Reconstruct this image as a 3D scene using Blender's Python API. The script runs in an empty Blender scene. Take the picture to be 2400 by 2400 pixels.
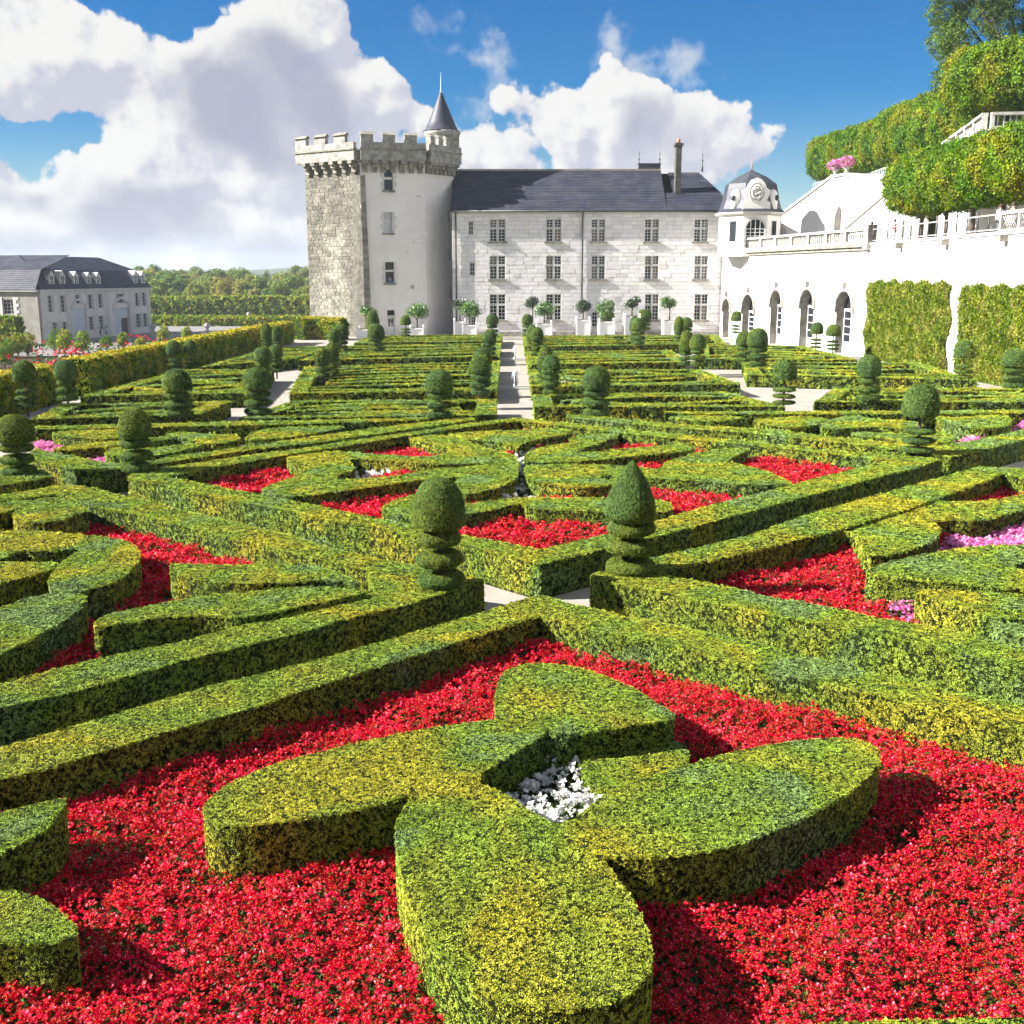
import bpy, bmesh, math, random
import numpy as np
from math import radians, pi, sin, cos, tan, atan2, sqrt
from mathutils import Vector, Matrix
from mathutils.geometry import delaunay_2d_cdt

# ------------------------------------------------------------------ camera, sky, sun, exposure
SC = bpy.context.scene
COL = SC.collection
rnd = random.Random(7)
nrs = np.random.RandomState(11)

CAM_H, PITCH, FOC = 6.5, radians(11.99), 2600.0        # photo pixels are 2400 x 2400
cam_d = bpy.data.cameras.new('camera')
cam = bpy.data.objects.new('camera', cam_d); COL.objects.link(cam)
cam.location = (0, 0, CAM_H); cam.rotation_euler = (pi / 2 - PITCH, 0, 0)
cam_d.sensor_width = 36.0; cam_d.lens = 36.0 * FOC / 2400.0
cam_d.clip_start = 0.1; cam_d.clip_end = 20000
SC.camera = cam

SUN_EL, SUN_AZ = radians(32), radians(-96)             # azimuth from +Y, clockwise: from the left, a touch in front
sv = Vector((sin(SUN_AZ) * cos(SUN_EL), cos(SUN_AZ) * cos(SUN_EL), sin(SUN_EL)))
sun_d = bpy.data.lights.new('sun', 'SUN'); sun_d.energy = 5.0; sun_d.angle = radians(0.53); sun_d.color = (1.0, 0.95, 0.88)
sun = bpy.data.objects.new('sun', sun_d); COL.objects.link(sun)
sun.rotation_euler = (-sv).to_track_quat('-Z', 'Y').to_euler(); sun.location = (-60, 0, 60)
SC.view_settings.view_transform = 'Standard'; SC.view_settings.look = 'None'
SC.view_settings.gamma = 1.0; SC.view_settings.use_curve_mapping = False
SC.view_settings.exposure = 1.85
SC.cycles.use_adaptive_sampling = True; SC.cycles.adaptive_threshold = 0.03; SC.cycles.adaptive_min_samples = 16; SC.cycles.max_bounces = 4; SC.cycles.diffuse_bounces = 2; SC.cycles.glossy_bounces = 2
SC.cycles.transmission_bounces = 4; SC.cycles.transparent_max_bounces = 4; SC.cycles.volume_bounces = 0
SC.cycles.use_denoising = True; HAZE = 0.00017
SC.cycles.caustics_reflective = False; SC.cycles.caustics_refractive = False

# ------------------------------------------------------------------ pixel -> world
Fv = Vector((0, cos(PITCH), -sin(PITCH))); Uv = Vector((0, sin(PITCH), cos(PITCH)))
def ray(u, v):
    return Fv + Vector((1, 0, 0)) * ((u - 1200) / FOC) + Uv * (-(v - 1200) / FOC)
def G(u, v, z=0.0):                                    # point on the level z
    d = ray(u, v); t = (z - CAM_H) / d.z
    return Vector((d.x * t, d.y * t, z))
def PY(u, v, Y):                                       # point at depth Y
    d = ray(u, v); t = Y / d.y
    return Vector((d.x * t, Y, CAM_H + d.z * t))
def dirae(u, v):
    d = ray(u, v).normalized(); return atan2(d.x, d.y), math.asin(d.z)

# ------------------------------------------------------------------ world: Nishita sky with cumulus
W = bpy.data.worlds.new('World'); SC.world = W; W.use_nodes = True
nt = W.node_tree; nt.nodes.clear()
class NB:
    def __init__(s, tree): s.t = tree
    def n(s, typ, **kw):
        nd = s.t.nodes.new(typ)
        for k, v in kw.items(): setattr(nd, k, v)
        return nd
    def val(s, sock, x):
        if hasattr(x, 'links') or isinstance(x, bpy.types.NodeSocket): s.t.links.new(x, sock)
        elif x is not None: sock.default_value = x
    def m(s, op, a, b=None, c=None, clamp=False):
        nd = s.n('ShaderNodeMath', operation=op); nd.use_clamp = clamp
        for i, x in enumerate((a, b, c)):
            if x is not None: s.val(nd.inputs[i], x)
        return nd.outputs[0]
    def vm(s, op, a, b=None):
        nd = s.n('ShaderNodeVectorMath', operation=op)
        s.val(nd.inputs[0], a)
        if b is not None: s.val(nd.inputs[1], b)
        return nd.outputs['Value'] if op in ('LENGTH', 'DOT_PRODUCT', 'DISTANCE') else nd.outputs[0]
    def mix(s, f, a, b, blend='MIX'):
        nd = s.n('ShaderNodeMix', data_type='RGBA', blend_type=blend)
        s.val(nd.inputs[0], f); s.val(nd.inputs[6], a); s.val(nd.inputs[7], b)
        return nd.outputs[2]
    def rng(s, x, a, b, c=0.0, d=1.0, smooth=True):
        nd = s.n('ShaderNodeMapRange'); nd.interpolation_type = 'SMOOTHSTEP' if smooth else 'LINEAR'
        s.val(nd.inputs[0], x)
        for i, q in enumerate((a, b, c, d)): s.val(nd.inputs[1 + i], q)
        return nd.outputs[0]
    def noise(s, vec, scale, detail=4, rough=0.55, dist=0.0, dim='3D'):
        nd = s.n('ShaderNodeTexNoise', noise_dimensions=dim)
        s.val(nd.inputs['Vector'], vec); nd.inputs['Scale'].default_value = scale
        nd.inputs['Detail'].default_value = detail; nd.inputs['Roughness'].default_value = rough
        nd.inputs['Distortion'].default_value = dist
        return nd.outputs[0]

b = NB(nt)
tc = b.n('ShaderNodeTexCoord'); dvec = tc.outputs['Generated']
sky = b.n('ShaderNodeTexSky', sky_type='NISHITA')
sky.sun_disc = False; sky.sun_elevation = SUN_EL; sky.sun_rotation = SUN_AZ
sky.altitude = 100; sky.air_density = 1.0; sky.dust_density = 0.1; sky.ozone_density = 3.5
sep = b.n('ShaderNodeSeparateXYZ'); nt.links.new(dvec, sep.inputs[0])
az = b.m('ARCTAN2', sep.outputs[0], sep.outputs[1]); el = b.m('ARCSINE', sep.outputs[2])
comb = b.n('ShaderNodeCombineXYZ'); nt.links.new(az, comb.inputs[0]); nt.links.new(el, comb.inputs[1])
AE = comb.outputs[0]
# cloud bodies: photo pixel centre, half sizes in pixels
CL = [(60, 120, 330, 210), (330, 330, 330, 270), (560, 330, 300, 300), (700, 110, 150, 190), (760, 260, 150, 190), (150, 560, 420, 170),
      (560, 560, 380, 150), (-200, 330, 300, 400), (830, 520, 130, 90), (980, 300, 55, 45), (1330, 300, 120, 100), (1450, 290, 130, 95), (1400, 210, 60, 60),
      (1180, 375, 120, 55), (1560, 340, 120, 80), (1680, 350, 70, 50)]
WISP = [(1165, 228, 60, 34), (1130, 140, 90, 34), (1430, 110, 50, 70), (1615, 165, 60, 55), (1815, 372, 48, 30), (1490, 175, 60, 50), (1000, 60, 60, 20)]
def blobs(vec, lst):
    out = None
    for (u, v, rx, ry) in lst:
        a, e = dirae(u, v)
        p = b.vm('SUBTRACT', vec, (a, e, 0)); p = b.vm('MULTIPLY', p, (FOC / rx, FOC / ry, 0))
        d = b.m('SUBTRACT', 1.0, b.vm('LENGTH', p))
        d = b.m('MULTIPLY', d, min(rx, ry) / 150.0 if min(rx, ry) < 150 else 1.0)
        out = d if out is None else b.m('SMOOTH_MAX', out, d, 0.12)
    return out
def vor(vec, scale, det):
    nd = b.n('ShaderNodeTexVoronoi', voronoi_dimensions='2D', feature='F1')
    nt.links.new(vec, nd.inputs['Vector']); nd.inputs['Scale'].default_value = scale
    nd.inputs['Detail'].default_value = det; nd.inputs['Roughness'].default_value = 0.55
    nd.normalize = True
    return nd.outputs['Distance']
def field(vec):
    wn = b.n('ShaderNodeTexNoise', noise_dimensions='2D'); b.val(wn.inputs['Vector'], vec); wn.inputs['Scale'].default_value = 9.0; wn.inputs['Detail'].default_value = 3
    wv = b.vm('ADD', vec, b.vm('MULTIPLY', b.vm('SUBTRACT', wn.outputs[1], (.5, .5, .5)), (.07, .07, 0)))
    bl = blobs(wv, CL)
    gen = b.m('MULTIPLY_ADD', b.noise(vec, 2.1, 2, 0.5, dim='2D'), 2.4, -1.28)           # loose cumulus over the rest of the sky
    seen = b.m('MULTIPLY', b.rng(b.m('ABSOLUTE', az), 0.42, 0.75, 1.0, 0.0), b.rng(el, 0.35, 0.7, 1.0, 0.0))
    gen = b.m('SUBTRACT', gen, b.m('MULTIPLY', seen, 3.0))
    f = b.m('MAXIMUM', bl, gen)
    hole = b.m('MAXIMUM', blobs(wv, [(150, 315, 190, 130), (290, 0, 230, 120), (440, 492, 90, 50)]), 0.0)
    f = b.m('MULTIPLY_ADD', hole, -1.15, f)
    bil = b.m('SUBTRACT', 0.42, vor(vec, 17.0, 4.0))
    fb = b.m('SUBTRACT', b.noise(vec, 14.0, 6, 0.6, dim='2D'), 0.5)
    f = b.m('MULTIPLY_ADD', bil, 1.15, f)
    return b.m('MULTIPLY_ADD', fb, 0.95, f)
f0 = field(AE)
f1 = field(b.vm('ADD', AE, (-0.010, 0.010, 0)))
fw = b.m('MULTIPLY_ADD', b.m('SUBTRACT', b.noise(AE, 26.0, 5, 0.6, dim='2D'), 0.5), 1.5, blobs(AE, WISP))
dens = b.m('MAXIMUM', b.rng(f0, 0.0, 0.12), b.m('MULTIPLY', b.rng(fw, -0.05, 0.5), 0.6))
lit = b.rng(b.m('SUBTRACT', f0, f1), -0.24, 0.2)
thick = b.rng(f0, 0.15, 0.9)
shn = b.noise(AE, 7.0, 4, 0.55, dim='2D')
sh_map = blobs(AE, [(620, 230, 230, 150), (690, 290, 180, 130), (330, 500, 210, 110), (100, 420, 120, 90), (620, 600, 300, 60), (60, 590, 200, 60), (1560, 300, 110, 110), (450, 600, 300, 45)])
shade = b.rng(b.m('MULTIPLY_ADD', shn, 0.9, b.m('ADD', sh_map, -0.42)), 0.0, 0.42)
shade = b.m('MULTIPLY', shade, thick)
ccol = b.mix(lit, (0.62, 0.64, 0.76, 1), (1.0, 0.99, 0.97, 1))
ccol = b.mix(b.m('MULTIPLY', shade, 0.9), ccol, (0.42, 0.44, 0.58, 1))
hs = b.n('ShaderNodeHueSaturation'); hs.inputs['Saturation'].default_value = 1.75; hs.inputs['Value'].default_value = 0.62; hs.inputs['Hue'].default_value = 0.512; nt.links.new(sky.outputs[0], hs.inputs['Color'])
SKY_STR = 0.05
bg1 = b.n('ShaderNodeBackground'); nt.links.new(hs.outputs[0], bg1.inputs[0]); bg1.inputs[1].default_value = SKY_STR
bg2 = b.n('ShaderNodeBackground'); nt.links.new(ccol, bg2.inputs[0]); bg2.inputs[1].default_value = 0.25
msh = b.n('ShaderNodeMixShader'); nt.links.new(b.m('MULTIPLY', dens, b.rng(el, -0.02, 0.01)), msh.inputs[0])
nt.links.new(bg1.outputs[0], msh.inputs[1]); nt.links.new(bg2.outputs[0], msh.inputs[2])
wo = b.n('ShaderNodeOutputWorld'); nt.links.new(msh.outputs[0], wo.inputs[0])

W.cycles.sampling_method = 'MANUAL'; W.cycles.sample_map_resolution = 256

# ------------------------------------------------------------------ materials
MATS = {}
def newmat(name):
    m = bpy.data.materials.new(name); m.use_nodes = True; m.node_tree.nodes.clear()
    MATS[name] = m; return m, NB(m.node_tree)
def finish(m, nb, shader):
    o = nb.n('ShaderNodeOutputMaterial'); m.node_tree.links.new(shader, o.inputs[0])
def princ(nb, col, rough=0.8, spec=0.3, normal=None, metal=0.0):
    p = nb.n('ShaderNodeBsdfPrincipled')
    nb.val(p.inputs['Base Color'], col); nb.val(p.inputs['Roughness'], rough)
    p.inputs['Specular IOR Level'].default_value = spec; p.inputs['Metallic'].default_value = metal
    if normal is not None: nb.val(p.inputs['Normal'], normal)
    return p.outputs[0]
def bump(nb, h, strength=0.4, dist=0.05):
    bp = nb.n('ShaderNodeBump'); nb.val(bp.inputs['Height'], h)
    bp.inputs['Strength'].default_value = strength; bp.inputs['Distance'].default_value = dist
    return bp.outputs[0]
def simple(name, c1, c2, scale=3.0, rough=0.8, spec=0.3, bmp=0.3, bd=0.03, detail=6, attr=None, metal=0.0):
    m, nb = newmat(name)
    pos = nb.n('ShaderNodeNewGeometry').outputs['Position']
    n1 = nb.noise(pos, scale, detail, 0.6)
    c = nb.mix(nb.rng(n1, 0.3, 0.7), c1 + (1,), c2 + (1,))
    if attr:                                            # per-piece tone stored on the faces
        a = nb.n('ShaderNodeAttribute', attribute_name=attr)
        c = nb.mix(1.0, c, a.outputs[0], 'MULTIPLY')
    n2 = nb.noise(pos, scale * 9, 4, 0.65)
    finish(m, nb, princ(nb, c, rough, spec, bump(nb, n2, bmp, bd), metal))
    return m
def leafmat(name, cols, patch=0.5, trans=0.3, rough=0.55, gloss=0.06, jit=0.35, hard=0.10):
    """foliage: broad patches of growth colour, a tone per sprig and light through the leaf"""
    m, nb = newmat(name)
    g = nb.n('ShaderNodeNewGeometry'); pos = g.outputs['Position']
    oi = nb.n('ShaderNodeObjectInfo').outputs['Random']
    nz = nb.noise(pos, patch, 3, 0.5, 0.6)
    c = cols[0] + (1,)
    k = len(cols)
    for i in range(1, k):
        t = 0.36 + 0.28 * (i - 0.5) / (k - 1)
        c = nb.mix(nb.rng(nz, t - hard * 0.5, t + hard * 0.5), c, cols[i] + (1,))
    n3 = nb.noise(pos, patch * 7, 3, 0.6)
    br = nb.m('MULTIPLY', nb.rng(n3, 0.25, 0.75, 0.75, 1.25), nb.rng(oi, 0, 1, 1 - jit, 1 + jit, False))
    vmn = nb.n('ShaderNodeVectorMath', operation='SCALE'); nb.val(vmn.inputs[0], c); nb.val(vmn.inputs['Scale'], br); c = vmn.outputs[0]
    d = nb.n('ShaderNodeBsdfDiffuse'); nb.val(d.inputs[0], c)
    t = nb.n('ShaderNodeBsdfTranslucent'); nb.val(t.inputs[0], c)
    gl = nb.n('ShaderNodeBsdfGlossy'); gl.inputs['Roughness'].default_value = rough; gl.inputs[0].default_value = (1, 1, 1, 1)
    m1 = nb.n('ShaderNodeMixShader'); m1.inputs[0].default_value = trans
    m2 = nb.n('ShaderNodeMixShader'); m2.inputs[0].default_value = gloss
    L = m.node_tree.links
    L.new(d.outputs[0], m1.inputs[1]); L.new(t.outputs[0], m1.inputs[2]); L.new(m1.outputs[0], m2.inputs[1]); L.new(gl.outputs[0], m2.inputs[2])
    finish(m, nb, m2.outputs[0]); return m

leafmat('box_leaf', [(0.1925, 0.2967, 0.08129), (0.207, 0.3105, 0.0313), (0.2829, 0.3381, 0.0313), (0.3864, 0.3657, 0.02782)], 0.55, 0.10, 0.5, 0.012, 0.28)
leafmat('yew_leaf', [(0.08141, 0.1519, 0.04341), (0.1085, 0.1846, 0.03256), (0.1628, 0.2063, 0.02171)], 0.5, 0.08, 0.5, 0.012, 0.4)
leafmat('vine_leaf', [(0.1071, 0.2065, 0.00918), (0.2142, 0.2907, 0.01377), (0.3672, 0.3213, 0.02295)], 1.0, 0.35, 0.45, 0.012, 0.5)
leafmat('vine_sunlit_leaf', [(0.315, 0.336, 0.021), (0.441, 0.378, 0.021), (0.525, 0.378, 0.0525)], 1.0, 0.3, 0.45, 0.012, 0.4)  # brighter copy of the vine leaf, sunlight put into its colour
leafmat('ivy_leaf', [(0.0969, 0.1575, 0.007267), (0.1575, 0.2059, 0.01211), (0.2543, 0.2543, 0.03634)], 1.1, 0.3, 0.45, 0.012, 0.5)
leafmat('pink_glint', [(0.75, 0.06, 0.15), (0.8, 0.14, 0.24)], 2.0, 0.3, 0.5, 0.02, 0.3)  # for a few red petals: highlights painted as a paler petal colour
leafmat('linden_leaf', [(0.07083, 0.1683, 0.005666), (0.118, 0.2104, 0.006609), (0.2124, 0.2314, 0.007556)], 0.35, 0.3, 0.5, 0.012, 0.5)
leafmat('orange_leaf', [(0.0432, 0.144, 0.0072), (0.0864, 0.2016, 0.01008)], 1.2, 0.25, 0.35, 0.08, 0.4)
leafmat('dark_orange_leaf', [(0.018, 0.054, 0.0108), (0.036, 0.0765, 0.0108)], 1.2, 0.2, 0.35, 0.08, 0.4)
leafmat('wood_leaf', [(0.1017, 0.2033, 0.02542), (0.1907, 0.2541, 0.02796), (0.305, 0.2796, 0.05083)], 0.035, 0.25, 0.6, 0.02, 0.4)
leafmat('big_tree_leaf', [(0.0684, 0.1283, 0.0171), (0.1111, 0.171, 0.02565)], 0.3, 0.25, 0.5, 0.012, 0.5)
leafmat('bed_leaf', [(0.027, 0.0675, 0.009), (0.054, 0.099, 0.0108)], 1.5, 0.2, 0.4, 0.02, 0.4)
leafmat('red_petal', [(0.4605, 0.0007675, 0.01773), (0.5679, 0.001151, 0.02472), (0.614, 0.00307, 0.04483)], 2.5, 0.3, 0.4, 0.008, 0.35)
leafmat('white_petal', [(0.80, 0.80, 0.78), (0.9, 0.9, 0.87)], 2.0, 0.3, 0.5, 0.03, 0.1)
leafmat('pink_petal', [(0.75, 0.12, 0.42), (0.85, 0.3, 0.62)], 2.0, 0.3, 0.5, 0.03, 0.25)
simple('stamen', (0.85, 0.55, 0.02), (0.9, 0.65, 0.05), 3)
simple('hedge_core', (0.010, 0.017, 0.004), (0.020, 0.030, 0.006), 14, 0.9, 0.1, 0.9, 0.06)  # near-black, so gaps in the hedge sides read as deep shade
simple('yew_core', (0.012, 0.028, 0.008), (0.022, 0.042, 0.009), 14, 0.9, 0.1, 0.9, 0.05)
simple('bark', (0.07, 0.05, 0.035), (0.13, 0.10, 0.075), 9, 0.9, 0.2, 0.8, 0.03)
simple('gravel', (0.272, 0.2448, 0.2108), (0.34, 0.3128, 0.272), 1.2, 0.9, 0.2, 0.7, 0.02)
simple('court_gravel', (0.1818, 0.1739, 0.1699), (0.2213, 0.2095, 0.1976), 0.2, 0.9, 0.2, 0.3, 0.02)
simple('soil', (0.045, 0.030, 0.018), (0.08, 0.055, 0.032), 2.5, 0.95, 0.1, 0.9, 0.03)
simple('grass', (0.07, 0.105, 0.014), (0.119, 0.133, 0.0245), 0.08, 0.95, 0.1, 0.6, 0.1)
simple('field', (0.0567, 0.0819, 0.0126), (0.1008, 0.1071, 0.0252), 0.01, 0.95, 0.1, 0.4, 0.3)
simple('far_wood', (0.035, 0.065, 0.018), (0.07, 0.10, 0.022), 0.03, 0.95, 0.05, 1.0, 6.0)
simple('render_wall', (0.72, 0.68, 0.66), (0.80, 0.765, 0.74), 0.35, 0.9, 0.2, 0.5, 0.02, 10)
simple('white_wall', (0.74, 0.725, 0.69), (0.82, 0.81, 0.785), 0.5, 0.9, 0.2, 0.4, 0.02)
simple('tuffeau', (0.702, 0.6885, 0.6964), (0.774, 0.765, 0.7823), 0.8, 0.85, 0.2, 0.4, 0.015, attr='tone')
simple('tuffeau_plain', (0.528, 0.512, 0.48), (0.624, 0.612, 0.584), 0.9, 0.85, 0.2, 0.5, 0.02)
simple('old_stone', (0.1616, 0.1542, 0.1273), (0.3036, 0.2938, 0.2497), 0.55, 0.9, 0.2, 0.8, 0.04, 10, attr='tone')
simple('old_stone_trim', (0.1512, 0.1431, 0.1134), (0.324, 0.3078, 0.2646), 1.6, 0.9, 0.2, 0.8, 0.04, 10)
simple('weathered', (0.1958, 0.1843, 0.1613), (0.3917, 0.3802, 0.3571), 1.8, 0.9, 0.2, 0.6, 0.03, 10)
simple('balustrade_stone', (0.32, 0.3104, 0.2816), (0.4736, 0.4608, 0.4352), 1.5, 0.9, 0.2, 0.5, 0.02, 8)
simple('annex_wall', (0.64, 0.60, 0.57), (0.72, 0.68, 0.64), 0.3, 0.9, 0.2, 0.4, 0.02)
simple('stable_wall', (0.27, 0.25, 0.215), (0.37, 0.35, 0.31), 0.6, 0.9, 0.2, 0.5, 0.03)
simple('mortar', (0.42, 0.40, 0.36), (0.52, 0.50, 0.46), 2, 0.95, 0.1, 0.5, 0.02)
simple('slate', (0.02034, 0.02442, 0.04345), (0.04359, 0.0465, 0.0635), 0.6, 0.55, 0.45, 0.5, 0.03, 10)
simple('slate_row', (0.02197, 0.02637, 0.04692), (0.05336, 0.05524, 0.07223), 0.7, 0.6, 0.4, 0.4, 0.02, 10, attr='tone')
simple('ridge_tile', (0.25, 0.22, 0.17), (0.36, 0.32, 0.25), 1.5)
simple('lead', (0.035, 0.04, 0.05), (0.06, 0.065, 0.075), 2, 0.5, 0.5)
simple('chimney_stone', (0.0528, 0.0495, 0.0429), (0.099, 0.0924, 0.0825), 1.5)
simple('white_paint', (0.74, 0.74, 0.74), (0.82, 0.82, 0.81), 2, 0.5, 0.4, 0.05)
simple('pale_blue_paint', (0.50, 0.55, 0.60), (0.58, 0.62, 0.66), 2, 0.6, 0.4, 0.05)
simple('shutter', (0.62, 0.64, 0.66), (0.70, 0.71, 0.72), 2, 0.6, 0.4, 0.05)
simple('iron', (0.03, 0.03, 0.035), (0.05, 0.05, 0.055), 3, 0.5, 0.5)
simple('grey_rail', (0.36, 0.35, 0.33), (0.5, 0.49, 0.46), 3, 0.7)
simple('water_spray', (0.8, 0.85, 0.9), (0.9, 0.92, 0.95), 5, 0.2, 0.5)
simple('terracotta', (0.40, 0.16, 0.08), (0.48, 0.22, 0.12), 4)
for nm, c in (('cloth_black', (0.02, 0.02, 0.025)), ('cloth_red', (0.5, 0.015, 0.05)), ('cloth_blue', (0.10, 0.22, 0.42)), ('cloth_white', (0.7, 0.7, 0.68)),
              ('cloth_grey', (0.18, 0.18, 0.2)), ('skin', (0.55, 0.33, 0.24)), ('hair', (0.06, 0.04, 0.03))):
    simple(nm, c, tuple(x * 1.25 for x in c), 6, 0.8, 0.2, 0.1)
def glassmat(name, col, rough=0.06):
    m, nb = newmat(name)
    pos = nb.n('ShaderNodeNewGeometry').outputs['Position']
    finish(m, nb, princ(nb, nb.mix(nb.noise(pos, 1.3, 2), col + (1,), tuple(x * 2.2 for x in col) + (1,)), rough, 0.6, bump(nb, nb.noise(pos, 2.0, 2), 0.06, 0.05)))
glassmat('glass', (0.012, 0.014, 0.018)); glassmat('blind_glass', (0.10, 0.085, 0.06), 0.15); glassmat('pool', (0.02, 0.03, 0.03), 0.05)
def M(n): return MATS[n]

# ------------------------------------------------------------------ object helpers
def tag(o, label=None, cat=None, group=None, kind=None):
    if label: o['label'] = label
    if cat: o['category'] = cat
    if group: o['group'] = group
    if kind: o['kind'] = kind
    return o
def empty(name, loc, label=None, cat=None, group=None, rz=0.0):
    o = bpy.data.objects.new(name, None); COL.objects.link(o); o.location = loc; o.rotation_euler = (0, 0, rz)
    o.empty_display_size = 0.2
    return tag(o, label, cat, group)
def copy_tree(o, parent=None):
    c = o.copy(); COL.objects.link(c); c.parent = parent
    for ch in list(o.children): copy_tree(ch, c)
    return c
class MB:
    """collects shapes; build() links them as one mesh object"""
    def __init__(s): s.v = []; s.f = []; s.t = []; s.sm = []
    def add(s, vs, fs, tone=1.0, smooth=False):
        k = len(s.v); s.v += [tuple(p) for p in vs]; s.f += [tuple(i + k for i in f) for f in fs]
        s.t += [tone] * len(fs); s.sm += [smooth] * len(fs); return s
    def hexa(s, p, tone=1.0):                           # p: 8 points, bottom ring then top ring
        return s.add(p, [(3, 2, 1, 0), (4, 5, 6, 7), (0, 1, 5, 4), (1, 2, 6, 5), (2, 3, 7, 6), (3, 0, 4, 7)], tone)
    def box(s, x0, x1, y0, y1, z0, z1, tone=1.0):
        return s.hexa([(x0, y0, z0), (x1, y0, z0), (x1, y1, z0), (x0, y1, z0), (x0, y0, z1), (x1, y0, z1), (x1, y1, z1), (x0, y1, z1)], tone)
    def fbox(s, F, u0, u1, z0, z1, n0, n1, tone=1.0):    # box in a facade frame: u along, z up, n outwards
        return s.hexa([F.P(u0, n0, z0), F.P(u0, n1, z0), F.P(u1, n1, z0), F.P(u1, n0, z0), F.P(u0, n0, z1), F.P(u0, n1, z1), F.P(u1, n1, z1), F.P(u1, n0, z1)][0:8], tone)
    def lathe(s, prof, seg=16, cx=0, cy=0, z0=0, tone=1.0, a0=0.0, a1=2 * pi, smooth=True):
        full = abs(a1 - a0 - 2 * pi) < 1e-6; n = seg if full else seg + 1
        vs = [(cx + r * cos(a0 + (a1 - a0) * j / seg), cy + r * sin(a0 + (a1 - a0) * j / seg), z0 + z) for r, z in prof for j in range(n)]
        fs = []
        for i in range(len(prof) - 1):
            for j in range(n if full else n - 1):
                k = (j + 1) % n; fs.append((i * n + j, i * n + k, (i + 1) * n + k, (i + 1) * n + j))
        if full:
            fs.append(tuple(range(n - 1, -1, -1))); fs.append(tuple((len(prof) - 1) * n + j for j in range(n)))
        return s.add(vs, fs, tone, smooth)
    def tube(s, pts, rad, seg=8, tone=1.0):
        pts = [Vector(p) for p in pts]; n = len(pts); vs = []; fs = []
        rad = rad if isinstance(rad, (list, tuple)) else [rad] * n
        for i, p in enumerate(pts):
            d = (pts[min(i + 1, n - 1)] - pts[max(i - 1, 0)]).normalized()
            a = d.cross(Vector((0.31, 0.77, 0.55))).normalized(); c = d.cross(a)
            for j in range(seg):
                t = 2 * pi * j / seg; vs.append(p + (a * cos(t) + c * sin(t)) * rad[i])
        for i in range(n - 1):
            for j in range(seg):
                k = (j + 1) % seg; fs.append((i * seg + j, i * seg + k, (i + 1) * seg + k, (i + 1) * seg + j))
        fs += [tuple(range(seg - 1, -1, -1)), tuple((n - 1) * seg + j for j in range(seg))]
        return s.add(vs, fs, tone, True)
    def build(s, name, mat, parent=None, local=False):
        off = Vector((0, 0, 0)) if (parent is None or local) else world_loc(parent)
        me = bpy.data.meshes.new(name)
        me.from_pydata([(x - off.x, y - off.y, z - off.z) for x, y, z in s.v], [], s.f)
        me.materials.append(M(mat))
        if any(t != 1.0 for t in s.t):
            at = me.attributes.new('tone', 'FLOAT_COLOR', 'FACE')
            at.data.foreach_set('color', [c for t in s.t for c in ((t, t, t, 1.0) if not isinstance(t, tuple) else t + (1.0,))])
        elif mat in TONED:
            at = me.attributes.new('tone', 'FLOAT_COLOR', 'FACE'); at.data.foreach_set('color', [1.0] * (4 * len(s.f)))
        me.polygons.foreach_set('use_smooth', s.sm); me.update()
        o = bpy.data.objects.new(name, me); COL.objects.link(o); o.parent = parent
        return o
TONED = ('tuffeau', 'old_stone', 'slate_row')
def world_loc(o):
    v = Vector(o.location)
    while o.parent is not None: o = o.parent; v += Vector(o.location)
    return v
class Frame:
    """a facade: origin on the ground, u to the right as seen from outside, n outwards, z up"""
    def __init__(s, a, bb, z0=0.0):
        a = Vector((a[0], a[1], z0)); bb = Vector((bb[0], bb[1], z0))
        s.o = a; s.L = (bb - a).length; s.u = (bb - a).normalized(); s.n = Vector((s.u.y, -s.u.x, 0)); s.z0 = z0
    def P(s, u, n, z): return s.o + s.u * u + s.n * n + Vector((0, 0, z - s.z0))
    def px(s, u, v, off=0.0):                           # photo pixel -> (u, z) on the facade
        d = ray(u, v); c = Vector((0, 0, CAM_H)); o = s.o + s.n * off
        t = (o - c).dot(s.n) / d.dot(s.n); p = c + d * t
        return (p - s.o).dot(s.u), p.z
    def rect(s, u0, v0, u1, v1, off=0.0):
        a = s.px(u0, v1, off); c = s.px(u1, v0, off); e = s.px((u0 + u1) / 2, v1, off)[1]; f = s.px((u0 + u1) / 2, v0, off)[1]
        return a[0], c[0], e, f

# ------------------------------------------------------------------ sprig templates + scatter
def raw_obj(name, vs, fs, mats, fm=None):
    me = bpy.data.meshes.new(name); me.from_pydata(vs, [], fs)
    for m in mats: me.materials.append(M(m))
    if fm: me.polygons.foreach_set('material_index', fm)
    me.update(); return bpy.data.objects.new(name, me)
def sprig(name, mat, n, ln, wd, seed, tilt=0.5, fold=0.25, zs=.85):
    r = random.Random(seed); vs = []; fs = []
    for i in range(n):
        a = r.uniform(0, 2 * pi); rr = sqrt(r.random()) * 0.95; z = r.uniform(0.0, zs) * (1.15 - rr * 0.8)
        p = Vector((rr * cos(a), rr * sin(a), z))
        up = Vector((r.gauss(0, tilt), r.gauss(0, tilt), 1)).normalized(); b_ = r.uniform(0, 2 * pi)
        d = Vector((cos(b_), sin(b_), 0)); d = (d - up * d.dot(up)).normalized(); s_ = up.cross(d)
        L_, w_ = ln * r.uniform(.75, 1.25), wd * r.uniform(.75, 1.25); k = len(vs)
        vs += [tuple(p), tuple(p + d * L_ * .5 + s_ * w_ + up * fold * w_), tuple(p + d * L_), tuple(p + d * L_ * .5 - s_ * w_ + up * fold * w_)]
        fs += [(k, k + 1, k + 2), (k, k + 2, k + 3)]
    return raw_obj(name, vs, fs, [mat])
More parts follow.
